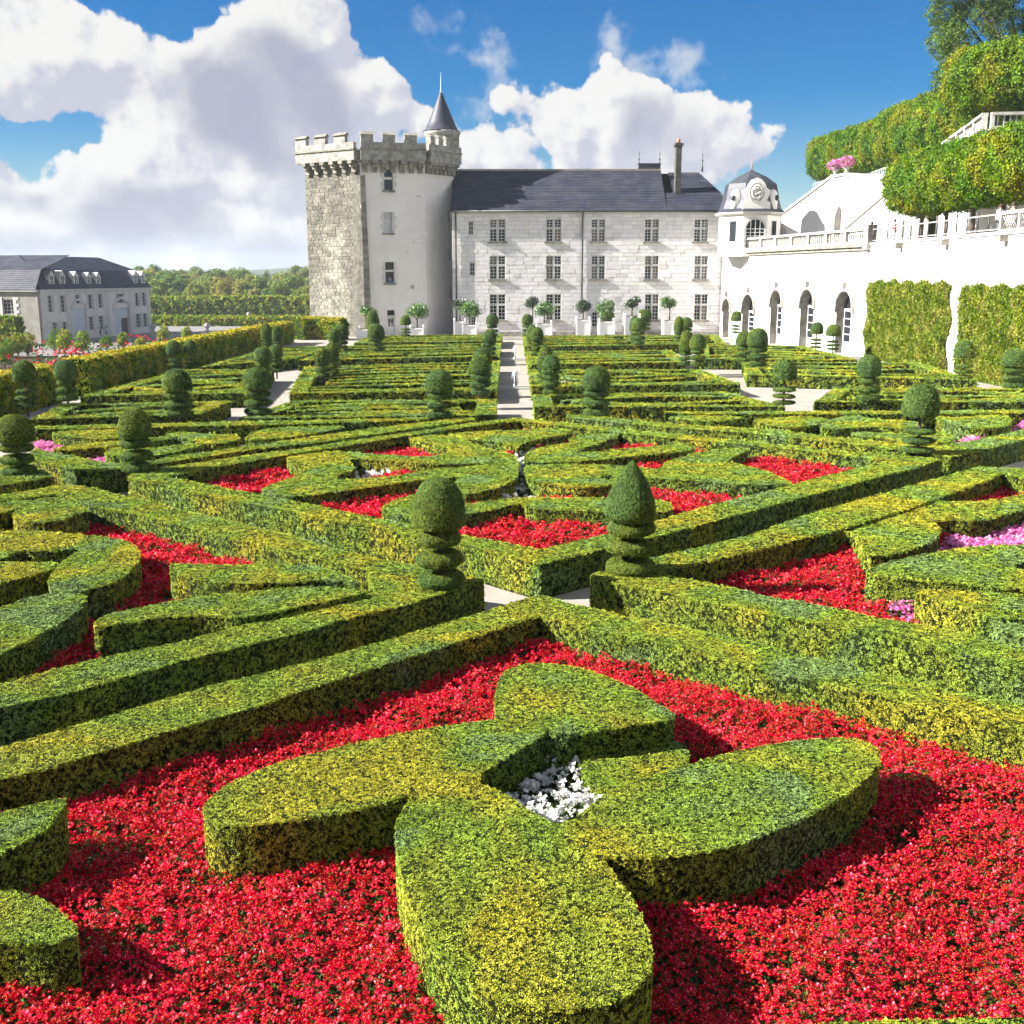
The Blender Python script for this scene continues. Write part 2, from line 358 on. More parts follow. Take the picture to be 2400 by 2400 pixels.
def bloom(name, petal, seed, heads=4):
    """a begonia head: rounded petals round a yellow eye, on a few stems"""
    r = random.Random(seed); vs = []; fs = []; fm = []
    for h in range(heads):
        a = r.uniform(0, 2 * pi); rr = sqrt(r.random()) * 0.75; c = Vector((rr * cos(a), rr * sin(a), r.uniform(0.1, 0.9)))
        up = Vector((r.uniform(-.9, .5), r.uniform(-.7, .7), 1)).normalized(); t = up.cross(Vector((1, 0.3, 0))).normalized(); w = up.cross(t)
        n = r.choice((4, 4, 5)); a0 = r.uniform(0, 6); R = r.uniform(.3, .5)
        for i in range(n):
            b_ = a0 + 2 * pi * i / n; d = t * cos(b_) + w * sin(b_); e = up.cross(d); k = len(vs); cup = r.uniform(-.05, .3)
            vs += [tuple(c), tuple(c + d * R * .55 + e * R * .42 + up * R * cup * .6), tuple(c + d * R + e * R * .25 + up * R * cup), tuple(c + d * R - e * R * .25 + up * R * cup), tuple(c + d * R * .55 - e * R * .42 + up * R * cup * .6)]
            g_ = 2 if r.random() < .06 else 0; fs += [(k, k + 1, k + 2), (k, k + 2, k + 3), (k, k + 3, k + 4)]; fm += [g_] * 3
        k = len(vs); q = R * .17; cc = c + up * R * .12
        vs += [tuple(cc + t * q), tuple(cc + w * q), tuple(cc - t * q), tuple(cc - w * q), tuple(cc + up * q)]
        fs += [(k, k + 1, k + 4), (k + 1, k + 2, k + 4), (k + 2, k + 3, k + 4), (k + 3, k, k + 4)]; fm += [1] * 4
    return raw_obj(name, vs, fs, [petal, 'stamen', 'pink_glint' if petal == 'red_petal' else petal], fm)
TPL = {
    'box': [sprig('box_sprig', 'box_leaf', 18, .54, .21, 1, .28, .2, .38), sprig('box_sprig', 'box_leaf', 18, .54, .21, 2, .28, .2, .38)],
    'yew': [sprig('yew_sprig', 'yew_leaf', 15, .7, .13, 3, .35, .2, .6), sprig('yew_sprig', 'yew_leaf', 15, .7, .13, 4, .35, .2, .6)],
    'vine': [sprig('vine_sprig', 'vine_leaf', 6, .85, .36, 5)],
    'vtop': [sprig('vine_sunlit_sprig', 'vine_sunlit_leaf', 7, .8, .34, 25)],
    'ivy': [sprig('ivy_sprig', 'ivy_leaf', 6, .85, .36, 6)],
    'linden': [sprig('linden_sprig', 'linden_leaf', 8, .62, .24, 7)],
    'orange': [sprig('orange_sprig', 'orange_leaf', 8, .8, .22, 8)],
    'dorange': [sprig('dark_orange_sprig', 'dark_orange_leaf', 8, .8, .22, 8)],
    'wood': [sprig('wood_sprig', 'wood_leaf', 9, .7, .3, 9)],
    'big': [sprig('big_tree_sprig', 'big_tree_leaf', 9, .6, .22, 10)],
    'bedleaf': [sprig('begonia_leaves', 'bed_leaf', 6, .7, .3, 12)],
    'red': [bloom('red_bloom', 'red_petal', 13), bloom('red_bloom', 'red_petal', 14, 3)],
    'white': [bloom('white_bloom', 'white_petal', 15, 8)],
    'pink': [bloom('pink_bloom', 'pink_petal', 16)],
}
GN = {}
def gn_group(kind):
    if kind in GN: return GN[kind]
    g = bpy.data.node_groups.new('scatter_' + kind, 'GeometryNodeTree')
    g.interface.new_socket('Geometry', in_out='INPUT', socket_type='NodeSocketGeometry')
    g.interface.new_socket('Geometry', in_out='OUTPUT', socket_type='NodeSocketGeometry')
    gi = g.nodes.new('NodeGroupInput'); go = g.nodes.new('NodeGroupOutput')
    ra = g.nodes.new('GeometryNodeInputNamedAttribute'); ra.data_type = 'FLOAT_VECTOR'; ra.inputs[0].default_value = 'rot'
    sa = g.nodes.new('GeometryNodeInputNamedAttribute'); sa.data_type = 'FLOAT'; sa.inputs[0].default_value = 'scl'
    ip = g.nodes.new('GeometryNodeInstanceOnPoints')
    L = g.links
    L.new(gi.outputs[0], ip.inputs['Points']); L.new(ra.outputs[0], ip.inputs['Rotation']); L.new(sa.outputs[0], ip.inputs['Scale'])
    tp = TPL[kind]
    infos = []
    for t in tp:
        oi = g.nodes.new('GeometryNodeObjectInfo'); oi.inputs['Object'].default_value = t; oi.inputs['As Instance'].default_value = True; infos.append(oi)
    if len(infos) == 1: L.new(infos[0].outputs['Geometry'], ip.inputs['Instance'])
    else:
        gt = g.nodes.new('GeometryNodeGeometryToInstance')
        for oi in reversed(infos): L.new(oi.outputs['Geometry'], gt.inputs[0])
        L.new(gt.outputs[0], ip.inputs['Instance']); ip.inputs['Pick Instance'].default_value = True
    L.new(ip.outputs[0], go.inputs[0])
    GN[kind] = g; return g
def eul(nrm, spin):
    """XYZ eulers that turn +Z to nrm with a spin about it (arrays)"""
    n = nrm / np.linalg.norm(nrm, axis=1, keepdims=True)
    th = np.arccos(np.clip(n[:, 2], -1, 1)); ph = np.arctan2(n[:, 1], n[:, 0])
    ct, st, cp, sp, cs, ss = np.cos(th), np.sin(th), np.cos(ph), np.sin(ph), np.cos(spin), np.sin(spin)
    r00 = cp * ct * cs - sp * ss; r10 = sp * ct * cs + cp * ss; r20 = -st * cs; r21 = st * ss; r22 = ct
    return np.stack([np.arctan2(r21, r22), np.arcsin(np.clip(-r20, -1, 1)), np.arctan2(r10, r00)], 1)
def scatter(name, kind, pts, nrm, scl, parent=None, jit=0.45):
    n = len(pts)
    if n == 0: return None
    nr = nrm + nrs.normal(0, jit, (n, 3))
    rot = eul(nr, nrs.uniform(0, 6.28, n))
    me = bpy.data.meshes.new(name); me.vertices.add(n)
    me.vertices.foreach_set('co', np.asarray(pts, dtype=np.float32).ravel())
    a = me.attributes.new('rot', 'FLOAT_VECTOR', 'POINT'); a.data.foreach_set('vector', rot.astype(np.float32).ravel())
    s_ = me.attributes.new('scl', 'FLOAT', 'POINT'); s_.data.foreach_set('value', np.asarray(scl, dtype=np.float32))
    me.update()
    o = bpy.data.objects.new(name, me); COL.objects.link(o); o.parent = parent
    md = o.modifiers.new('leaves', 'NODES'); md.node_group = gn_group(kind)
    o['kind'] = 'stuff'
    return o
def in_view(p, margin=0.16):
    """keep what the frame or a step to its side can see"""
    d = p[:, 1] * cos(PITCH) - (p[:, 2] - CAM_H) * sin(PITCH)
    x = p[:, 0] / np.maximum(d, .1); y = (p[:, 1] * sin(PITCH) + (p[:, 2] - CAM_H) * cos(PITCH)) / np.maximum(d, .1)
    h = 1200 / FOC
    return (d > .5) & (np.abs(x) < h + margin) & (np.abs(y) < h + margin)
def sample_tris(V, T, dens_fn):
    """random points on triangles; dens_fn(centres) -> points per m2"""
    a, b_, c = V[T[:, 0]], V[T[:, 1]], V[T[:, 2]]
    cr = np.cross(b_ - a, c - a); ar = np.linalg.norm(cr, axis=1) * .5; nn = cr / np.maximum(np.linalg.norm(cr, axis=1, keepdims=True), 1e-9)
    ex = ar * dens_fn((a + b_ + c) / 3); k = np.floor(ex + nrs.random_sample(len(ex))).astype(int)
    i = np.repeat(np.arange(len(T)), k); r1 = np.sqrt(nrs.random_sample(len(i))); r2 = nrs.random_sample(len(i))
    p = a[i] * (1 - r1)[:, None] + b_[i] * (r1 * (1 - r2))[:, None] + c[i] * (r1 * r2)[:, None]
    return p, nn[i]
def dist(p): return np.sqrt(p[:, 0] ** 2 + p[:, 1] ** 2 + (p[:, 2] - CAM_H) ** 2)

def chaikin(pts, it=2):
    for _ in range(it):
        q = []
        for i in range(len(pts)):
            a, c = pts[i], pts[(i + 1) % len(pts)]
            q += [a * .75 + c * .25, a * .25 + c * .75]
        pts = q
    return pts
def resample(pts, step):
    out = []
    for i in range(len(pts)):
        a, c = pts[i], pts[(i + 1) % len(pts)]; k = max(1, int((c - a).length / step))
        out += [a.lerp(c, j / k) for j in range(k)]
    return out
def area2(p): return sum(p[i].x * p[(i + 1) % len(p)].y - p[(i + 1) % len(p)].x * p[i].y for i in range(len(p)))
PLAN = []                                               # outlines of everything planted, to keep blooms out of the hedges
def inside(P, poly):
    x, y = P[:, 0], P[:, 1]; r = np.zeros(len(P), bool); n = len(poly)
    for i in range(n):
        x1, y1 = poly[i]; x2, y2 = poly[(i + 1) % n]
        if y1 == y2: continue
        c = (y1 > y) != (y2 > y); r ^= c & (x < (x2 - x1) * (y - y1) / (y2 - y1) + x1)
    return r
def hedge_world(name, ring, holes, h, label, group=None, z0=-0.05, parent=None, cat='hedge', dens=1.0, step=0.35, kind='box', core='hedge_core', smin=.025, smax=.10):
    """a clipped hedge from its plan outline: core mesh with a cover of leaf sprigs"""
    rings = [ring] + list(holes)
    rings = [resample(r, max(step, (sum(p.y for p in r) / len(r)) * 0.02)) for r in rings]
    for i, r in enumerate(rings):
        if (area2(r) > 0) != (i == 0): r.reverse()
    PLAN.append(([(p.x, p.y) for p in rings[0]], [[(p.x, p.y) for p in r] for r in rings[1:]]))
    c = rings[0][0]; c = Vector((sum(p.x for p in rings[0]) / len(rings[0]), sum(p.y for p in rings[0]) / len(rings[0]), 0))
    vs = []; faces = []
    for r in rings:
        k = len(vs); vs += [Vector((p.x - c.x, p.y - c.y)) for p in r]; faces.append(list(range(k, len(vs))))
    res = delaunay_2d_cdt(vs, [], faces, 5, 1e-4)
    V2, F2 = res[0], res[2]
    verts = [(p.x, p.y, h + 0.012 * sin(p.x * 5.1 + c.x) * cos(p.y * 4.3 + c.y)) for p in V2]; fcs = []
    for f in F2:
        a = sum(V2[f[i]].x * V2[f[(i + 1) % len(f)]].y - V2[f[(i + 1) % len(f)]].x * V2[f[i]].y for i in range(len(f)))
        fcs.append(tuple(f) if a > 0 else tuple(reversed(f)))
    for fl in faces:
        k = len(verts)
        for i in fl:
            w = 0.02 * sin(i * 1.7 + c.x * 3)
            verts.append((vs[i].x, vs[i].y, h - 0.004)); verts.append((vs[i].x * 1.0 + w * .5, vs[i].y + w * .5, z0))
        n = len(fl)
        for i in range(n):
            j = (i + 1) % n; fcs.append((k + 2 * i, k + 2 * i + 1, k + 2 * j + 1, k + 2 * j))
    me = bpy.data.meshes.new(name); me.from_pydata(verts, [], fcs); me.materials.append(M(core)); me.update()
    o = bpy.data.objects.new(name, me); COL.objects.link(o)
    o.location = c; o.parent = parent
    if parent is not None: o.location = c - Vector(parent.location)
    else: tag(o, label, cat, group)
    me.calc_loop_triangles()
    T = np.zeros(len(me.loop_triangles) * 3, dtype=np.int32); me.loop_triangles.foreach_get('vertices', T); T = T.reshape(-1, 3)
    Vn = np.array(verts, dtype=float)
    cw = np.array([c.x, c.y, 0.0])
    p, nn = sample_tris(Vn, T, lambda q: dens * 1.15 / np.clip(dist(q + cw) * .0018, smin, smax) ** 2)
    keep = in_view(p + cw); keep &= (p[:, 2] > 0.02)
    toc = np.array([0, 0, CAM_H]) - (p + cw); facing = (nn * toc).sum(1) / np.linalg.norm(toc, axis=1)
    keep &= (facing > -0.25) | (nrs.random_sample(len(p)) < .3)
    keep &= (nn[:, 2] > .5) | (nrs.random_sample(len(p)) < .72)        # side sprigs thinned so the dark core stands in for shade
    p, nn = p[keep], nn[keep]
    s_ = np.clip(dist(p + cw) * .0018, smin, smax) * nrs.uniform(.75, 1.3, len(p))
    scatter('leaf_cover', kind, p - nn * (s_ * .25)[:, None], nn, s_, o, .2)
    return o
def hedge_px(name, pts, h, label, holes=(), smooth=1, group=None, parent=None, **kw):
    ring = [G(u, v, h).to_2d() for u, v in pts]; hs_ = [[G(u, v, h).to_2d() for u, v in q] for q in holes]
    if smooth: ring = chaikin(ring, smooth); hs_ = [chaikin(q, smooth) for q in hs_]
    return hedge_world(name, ring, hs_, h, label, group, parent=parent, **kw)

# ------------------------------------------------------------------ ground
def sheet(name, pts, z, mat):
    mb = MB(); mb.add([(p[0], p[1], z) for p in pts], [tuple(range(len(pts)))]); o = mb.build(name, mat); tag(o, kind='structure'); return o
KZ = -4.0                                               # level of the lower court and kitchen garden
sheet('ground', [(-4000, -60), (4000, -60), (4000, 3900), (-4000, 3900)], KZ - 0.3, 'field')
gt = MB(); gt.box(-26, 60, -30, 150, KZ - 1.0, 0.0); tag(gt.build('garden_terrace', 'gravel'), kind='structure')
sheet('court', [(-90, 150), (5, 150), (5, 262), (-62, 262), (-90, 240)], KZ + 0.02, 'court_gravel')
sheet('kitchen_garden_ground', [(-110, 60), (-26.2, 60), (-26.2, 176), (-74, 181), (-110, 183)], KZ + 0.01, 'soil')
sheet('meadow', [(-260, 262.5), (60, 262.5), (80, 330), (-300, 330)], KZ + 0.01, 'grass')

# ------------------------------------------------------------------ foreground parterre
HB, HI, HC, HH = 0.76, 0.86, 0.70, 0.70
def E(u, v): return (u, v)
clover = empty('clover_hedge', G(1250, 1950, 0), 'four-lobed clover-shaped box hedge in the foreground among red begonias', 'hedge')
clover.location.z = 0
ABC = [(1164, 1688), (1111, 1690), (1049, 1698), (960, 1715), (832, 1743), (745, 1763), (621, 1797), (540, 1834), (490, 1872), (475, 1902), (487, 1924), (530, 1936), (600, 1935), (680, 1926),
       (770, 1912), (870, 1892), (940, 1870), (972, 1861), (938, 1905), (926, 1945), (932, 2000), (948, 2080), (978, 2155), (1018, 2225), (1070, 2285), (1130, 2330), (1200, 2357), (1290, 2368),
       (1386, 2360), (1461, 2338), (1510, 2300), (1532, 2255), (1523, 2196), (1492, 2128), (1448, 2060), (1405, 2004), (1470, 2009), (1548, 2010), (1635, 2003), (1734, 1979), (1821, 1947),
       (1914, 1903), (2007, 1846), (2058, 1795), (2064, 1762), (2040, 1741), (1995, 1731), (1883, 1731), (1790, 1749), (1709, 1765), (1629, 1788), (1540, 1815), (1425, 1853), (1319, 1942),
       (1238, 1900), (1186, 1857), (1099, 1829), (1200, 1768), (1282, 1720), (1280, 1702), (1230, 1692)]
hedge_px('lobe', ABC, HI, None, parent=clover)
hedge_px('lobe', [(1164, 1690), (1161, 1655), (1162, 1621), (1169, 1596), (1183, 1575), (1210, 1559), (1257, 1553), (1304, 1556), (1366, 1568), (1428, 1587), (1499, 1621), (1542, 1650),
                  (1588, 1680), (1560, 1692), (1500, 1699), (1420, 1710), (1347, 1719), (1290, 1719), (1230, 1692)], HI + .02, None, parent=clover)
hedge_px('step', [(1345, 1770), (1480, 1745), (1590, 1735), (1618, 1765), (1606, 1800), (1540, 1835), (1440, 1880), (1395, 1865)], 0.52, None, parent=clover)

hedge_px('box_hedge', [(-320, 1855), (-120, 1790), (0, 1754), (298, 1666), (503, 1605), (643, 1573), (899, 1503), (1100, 1443), (1267, 1393), (1330, 1413), (1386, 1424), (1464, 1442), (1542, 1456), (1582, 1467),
    (1697, 1491), (1800, 1514), (1924, 1546), (2017, 1571), (2110, 1588), (2204, 1613), (2297, 1635), (2400, 1650), (2700, 1722), (2700, 1790), (2400, 1713), (2204, 1672), (2080, 1638), (1986, 1616), (1924, 1601), (1800, 1577), (1697, 1551),
    (1588, 1519), (1526, 1503), (1480, 1495), (1386, 1477), (1309, 1455), (1265, 1443), (1080, 1503), (899, 1559), (699, 1624), (573, 1666), (466, 1694), (298, 1745), (130, 1796), (0, 1829), (-120, 1865), (-320, 1925)],
    HB, 'long V-shaped border hedge enclosing the red foreground bed', smooth=0)
hedge_px('box_hedge', [(-320, 1985), (0, 1907), (82, 1885), (154, 1869), (148, 1893), (110, 1943), (55, 1976), (0, 2000), (-320, 2110)], HI, 'wedge of box hedge at the left edge above the rounded stub', smooth=0)
hedge_px('box_hedge', [(-300, 2110), (0, 2086), (44, 2088), (88, 2102), (126, 2124), (154, 2152), (181, 2176), (178, 2195), (132, 2209), (66, 2211), (0, 2209), (-300, 2225)], HI - .08, 'rounded hedge stub at the lower left edge in the red bed')
hedge_px('box_hedge', [(1880, 2402), (2050, 2393), (2250, 2390), (2700, 2380), (2700, 2600), (1880, 2600)], HI, 'sliver of hedge top along the bottom right edge', smooth=0)

# right-hand parterre
hedge_px('box_hedge', [(1384, 1348), (1430, 1332), (1530, 1308), (1600, 1291), (1766, 1252), (1890, 1206), (2113, 1144), (2296, 1093), (2400, 1099), (2700, 1125), (2700, 1146), (2400, 1122), (2351, 1111), (2279, 1140), (2138, 1190),
    (1964, 1244), (1724, 1302), (1600, 1331), (1556, 1346), (1613, 1357), (1660, 1366), (1728, 1379), (1800, 1398), (1924, 1419), (2048, 1446), (2157, 1463), (2235, 1480), (2400, 1517), (2700, 1585), (2700, 1636), (2400, 1564),
    (2297, 1542), (2173, 1514), (2017, 1480), (1924, 1465), (1800, 1442), (1728, 1424), (1635, 1408), (1573, 1393), (1510, 1380), (1418, 1366)], HB, 'border hedge of the right parterre, meeting in a point under the pointed topiary', smooth=0)
hedge_px('box_hedge', [(1965, 1246), (2055, 1220), (2123, 1202), (2159, 1189), (2198, 1174), (2288, 1176), (2353, 1169), (2620, 1110), (2620, 1140), (2400, 1194), (2340, 1212), (2283, 1222), (2223, 1220), (2185, 1221), (2200, 1235),
    (2203, 1251), (2185, 1269), (2133, 1290), (2081, 1303), (2032, 1305), (2018, 1278), (2003, 1252)], HH, 'yellowish curled hedge beside the pink flowers at right')
hedge_px('box_hedge', [(2027, 1341), (2045, 1331), (2081, 1318), (2159, 1300), (2236, 1287), (2314, 1278), (2400, 1277), (2620, 1290), (2620, 1400), (2400, 1380), (2340, 1380), (2288, 1372), (2210, 1367), (2143, 1359), (2090, 1354), (2045, 1349)],
    HI, 'broad curved hedge below the pink flowers at right', holes=[[(2371, 1329), (2400, 1312), (2520, 1300), (2520, 1345), (2400, 1337)]])
hedge_px('box_hedge', [(2141, 1383), (2185, 1383), (2288, 1385), (2400, 1396), (2620, 1420), (2620, 1480), (2400, 1450), (2324, 1450), (2262, 1427), (2210, 1411), (2172, 1395)], HI, 'yellow-tipped hedge next to the small pink begonia clump')
hedge_px('box_hedge', [(2327, 1458), (2400, 1465), (2620, 1490), (2620, 1530), (2400, 1494), (2335, 1476)], HI - .03, 'short hedge end at the right edge, above the long border')

# left-hand parterre
hedge_px('box_hedge', [(-320, 1685), (0, 1601), (126, 1568), (233, 1542), (456, 1498), (578, 1463), (678, 1439), (817, 1407), (880, 1387), (863, 1340), (736, 1309), (610, 1279), (500, 1252), (422, 1233), (342, 1209), (304, 1202), (224, 1190), (174, 1173),
    (130, 1157), (78, 1167), (0, 1175), (-300, 1215), (-300, 1195), (0, 1159), (84, 1147), (130, 1136), (202, 1140), (273, 1159), (351, 1175), (450, 1202), (600, 1237), (665, 1251), (775, 1284), (885, 1309), (972, 1326), (1060, 1338), (1134, 1358),
    (1075, 1380), (1013, 1399), (942, 1422), (880, 1433), (786, 1458), (693, 1486), (600, 1509), (456, 1542), (279, 1591), (186, 1619), (0, 1659), (-320, 1745)], HB, 'border hedge of the left parterre ending under the blue-green topiary', smooth=0)
hedge_px('box_hedge', [(28, 1209), (40, 1193), (81, 1171), (118, 1164), (161, 1175), (214, 1196), (174, 1207), (146, 1220), (93, 1226), (45, 1222)], HI, 'stubby kite-shaped hedge in the top corner of the left parterre')
hedge_px('box_hedge', [(-300, 1215), (0, 1178), (40, 1172), (78, 1171), (62, 1180), (30, 1195), (0, 1203), (-300, 1285)], HI, 'thin hedge wedge at the left edge above the curled hedges')
hedge_px('box_hedge', [(-300, 1270), (0, 1243), (93, 1244), (186, 1252), (264, 1261), (311, 1274), (326, 1293), (328, 1311), (304, 1339), (273, 1364), (202, 1386), (149, 1388), (118, 1375), (112, 1358), (134, 1332), (150, 1311), (199, 1286), (134, 1290),
    (71, 1293), (46, 1288), (0, 1314), (-300, 1420)], HI, 'large curled hedge with a rounded nose in the left parterre')
hedge_px('box_hedge', [(-300, 1350), (0, 1318), (60, 1317), (138, 1319), (130, 1330), (90, 1345), (0, 1368), (-300, 1450)], HI - .03, 'narrow hedge tucked into the bay of the curled hedge at left')
hedge_px('box_hedge', [(-300, 1510), (0, 1423), (62, 1401), (124, 1390), (174, 1390), (199, 1395), (203, 1404), (186, 1429), (155, 1451), (109, 1479), (47, 1513), (0, 1535), (-300, 1660)], HI, 'rounded lobe of hedge at the left edge, below the curled one')
hedge_px('box_hedge', [(399, 1329), (404, 1319), (481, 1323), (555, 1325), (637, 1320), (731, 1323), (800, 1345), (856, 1370), (797, 1360), (665, 1366), (555, 1368), (466, 1360), (402, 1346)], HI, 'upper blade of the two long pointed hedges by the red flowers at left')
hedge_px('box_hedge', [(217, 1466), (236, 1448), (270, 1435), (351, 1420), (466, 1398), (600, 1386), (648, 1380), (731, 1374), (830, 1382), (858, 1385), (841, 1394), (731, 1416), (648, 1435), (571, 1450), (497, 1443), (373, 1447), (311, 1457), (236, 1470)],
    HI, 'lower blade of the two long pointed hedges by the red flowers at left')

# heart parterre in the middle
hedge_px('box_hedge', [(1265, 1323), (1167, 1298), (1095, 1277), (970, 1257), (873, 1234), (771, 1220), (674, 1196), (600, 1184), (543, 1174), (466, 1158), (404, 1142), (342, 1130), (300, 1121), (315, 1107), (373, 1097), (497, 1080), (600, 1064), (701, 1052), (802, 1036),
    (903, 1021), (987, 1010), (1105, 991), (1212, 979), (1287, 987), (1361, 995), (1456, 1006), (1520, 1012), (1604, 1020), (1671, 1026), (1763, 1036), (1885, 1050), (1985, 1059), (2086, 1067), (2209, 1076), (2138, 1099), (2014, 1130), (1886, 1165), (1778, 1194),
    (1687, 1219), (1600, 1242), (1417, 1287)], HB, 'diamond border hedge round the heart parterre in the middle', smooth=0,
    holes=[[(1261, 1287), (1340, 1271), (1420, 1252), (1540, 1221), (1637, 1192), (1725, 1169), (1779, 1157), (1861, 1135), (1969, 1107), (2027, 1094), (2080, 1079), (1985, 1069), (1895, 1058), (1784, 1046), (1705, 1039), (1637, 1033), (1570, 1027), (1456, 1015),
            (1361, 1003), (1287, 995), (1216, 987), (1105, 1000), (1021, 1012), (953, 1022), (836, 1041), (762, 1053), (674, 1066), (600, 1078), (484, 1099), (385, 1117), (466, 1131), (528, 1145), (600, 1157), (714, 1180), (839, 1205), (896, 1217), (999, 1237), (1095, 1258), (1169, 1269)]])
hedge_px('heart_hedge', [(957, 1024), (987, 1019), (1037, 1020), (1088, 1029), (1125, 1047), (1172, 1058), (1206, 1068), (1214, 1082), (1214, 1108), (1204, 1127), (1172, 1142), (1125, 1155), (1085, 1160), (1071, 1152), (1063, 1132), (1088, 1115), (1004, 1125), (936, 1132),
    (836, 1147), (768, 1155), (701, 1164), (634, 1162), (613, 1152), (620, 1142), (650, 1131), (690, 1117), (720, 1101), (700, 1093), (676, 1086), (672, 1071), (701, 1059), (741, 1056), (802, 1058), (903, 1066), (985, 1072), (1040, 1066), (1064, 1054), (1010, 1041), (965, 1032)],
    HH, 'left heart hedge with white flowers in its slot', holes=[[(815, 1076), (869, 1078), (936, 1083), (1004, 1087), (1100, 1087), (1180, 1086), (1100, 1093), (1004, 1101), (950, 1112), (900, 1119), (836, 1122), (775, 1126), (797, 1111), (836, 1098), (822, 1089)]])
hedge_px('heart_hedge', [(893, 1196), (903, 1182), (936, 1168), (987, 1156), (1040, 1172), (1090, 1183), (1147, 1173), (1226, 1164), (1300, 1167), (1397, 1166), (1480, 1166), (1540, 1169), (1570, 1179), (1578, 1190), (1560, 1200), (1500, 1203), (1414, 1200), (1312, 1196),
    (1238, 1193), (1226, 1179), (1198, 1185), (1095, 1207), (1020, 1218), (953, 1216), (913, 1209)], HH, 'nearest heart hedge, directly behind the wide red triangle of begonias')
hedge_px('heart_hedge', [(1558, 1082), (1604, 1071), (1627, 1062), (1680, 1053), (1752, 1049), (1752, 1057), (1720, 1072), (1698, 1080), (1711, 1083), (1789, 1101), (1850, 1128), (1852, 1136), (1816, 1138), (1738, 1136), (1637, 1128), (1536, 1121), (1450, 1118), (1436, 1136),
    (1390, 1142), (1348, 1142), (1284, 1135), (1240, 1126), (1231, 1108), (1230, 1092), (1290, 1089), (1400, 1089), (1455, 1091), (1500, 1097), (1556, 1098)], HH, 'right heart hedge with two long lobes, left of the right-hand red triangle',
    holes=[[(1397, 1112), (1440, 1112), (1432, 1126), (1420, 1128)]])
hedge_px('heart_hedge', [(1230, 1084), (1230, 1071), (1240, 1058), (1267, 1047), (1335, 1039), (1338, 1027), (1351, 1021), (1400, 1017), (1450, 1017), (1450, 1022), (1419, 1034), (1385, 1046), (1341, 1061), (1402, 1058), (1503, 1049), (1570, 1042), (1628, 1044), (1628, 1056),
    (1536, 1064), (1469, 1071), (1419, 1078), (1335, 1084)], HH, 'upper right heart hedge behind the pointed topiary')
hedge_px('heart_hedge', [(1050, 1018), (1112, 1011), (1226, 1008), (1300, 1005), (1345, 1007), (1330, 1019), (1283, 1026), (1240, 1034), (1213, 1046), (1200, 1044), (1169, 1037), (1095, 1030), (1060, 1022)], HH, 'farthest heart hedge in the middle parterre')

# parterres behind it, right and left
hedge_px('box_hedge', [(1330, 972), (1415, 979), (1503, 987), (1604, 996), (1705, 1001), (1834, 1009), (1952, 1025), (2117, 1043), (2184, 1047), (2288, 1031), (2400, 1007), (2700, 940), (2700, 960), (2400, 1031), (2261, 1066), (2225, 1072), (2170, 1066), (2117, 1056),
    (1969, 1038), (1851, 1025), (1750, 1014), (1604, 1005), (1503, 996), (1422, 988), (1330, 980)], HB, 'border hedge of the far right parterre, beside the round topiary', smooth=0)
GR = 'curled hedges of the far right parterre'
for q in ([(2190, 975), (2240, 978), (2290, 977), (2305, 970), (2349, 971), (2369, 981), (2368, 995), (2345, 1003), (2288, 1005), (2241, 999), (2215, 988)],
          [(1997, 1012), (2050, 1014), (2120, 1016), (2190, 1007), (2231, 1020), (2234, 1032), (2212, 1041), (2150, 1038), (2060, 1028), (1999, 1022)],
          [(1922, 1003), (1930, 990), (1975, 976), (2000, 972), (2050, 983), (2110, 985), (2160, 990), (2160, 1005), (2090, 1004), (2050, 1000), (1995, 1004), (1950, 1006)],
          [(1760, 985), (1817, 980), (1860, 975), (1920, 978), (1950, 985), (1900, 998), (1860, 1003), (1800, 998)], [(1560, 978), (1640, 972), (1730, 976), (1740, 983), (1680, 988), (1600, 985)]):
    hedge_px('box_hedge', q, HC, 'curled low hedge in the parterre behind the right side of the hearts', group=GR)
hedge_px('box_hedge', [(1560, 965), (2130, 963), (2700, 958), (2700, 966), (2130, 971), (1560, 971)], HB, 'straight back hedge of the far right parterre', smooth=0)
hedge_px('box_hedge', [(85, 1052), (124, 1062), (183, 1070), (240, 1082), (290, 1086), (366, 1078), (404, 1069), (497, 1057), (600, 1042), (701, 1027), (802, 1014), (903, 1000), (1004, 988), (1105, 980), (1111, 985), (1071, 990), (1004, 1000), (869, 1019), (735, 1039), (600, 1053),
    (466, 1073), (366, 1087), (289, 1096), (230, 1106), (199, 1105), (160, 1098), (96, 1084), (60, 1070)], HB, 'border hedge of the far left parterre, squared off beside a topiary', smooth=0)
GL = 'curled hedges of the far left parterre'
for q in ([(123, 1013), (186, 1008), (280, 1005), (300, 1015), (285, 1026), (236, 1030), (186, 1027), (125, 1020)], [(124, 1055), (134, 1049), (186, 1040), (280, 1032), (342, 1026), (408, 1023), (404, 1029), (360, 1035), (280, 1043), (258, 1047), (186, 1054)],
          [(245, 1060), (264, 1050), (300, 1046), (351, 1052), (404, 1043), (478, 1036), (470, 1046), (435, 1055), (366, 1069), (300, 1071), (252, 1068)], [(376, 1018), (429, 1011), (490, 1018), (550, 1018), (565, 1030), (528, 1039), (490, 1040), (447, 1030)],
          [(600, 1010), (644, 1003), (720, 1000), (799, 998), (805, 1003), (735, 1017), (667, 1026), (600, 1033), (570, 1030)]):
    hedge_px('box_hedge', q, HC, 'curled low hedge in the parterre behind the left side of the hearts', group=GL)
hedge_px('box_hedge', [(81, 1000), (280, 995), (480, 990), (600, 987), (768, 984), (900, 981), (1000, 978), (1000, 983), (900, 988), (768, 992), (600, 997), (480, 998), (280, 1003), (81, 1007)], HB, 'straight back hedge of the far left parterre', smooth=0)
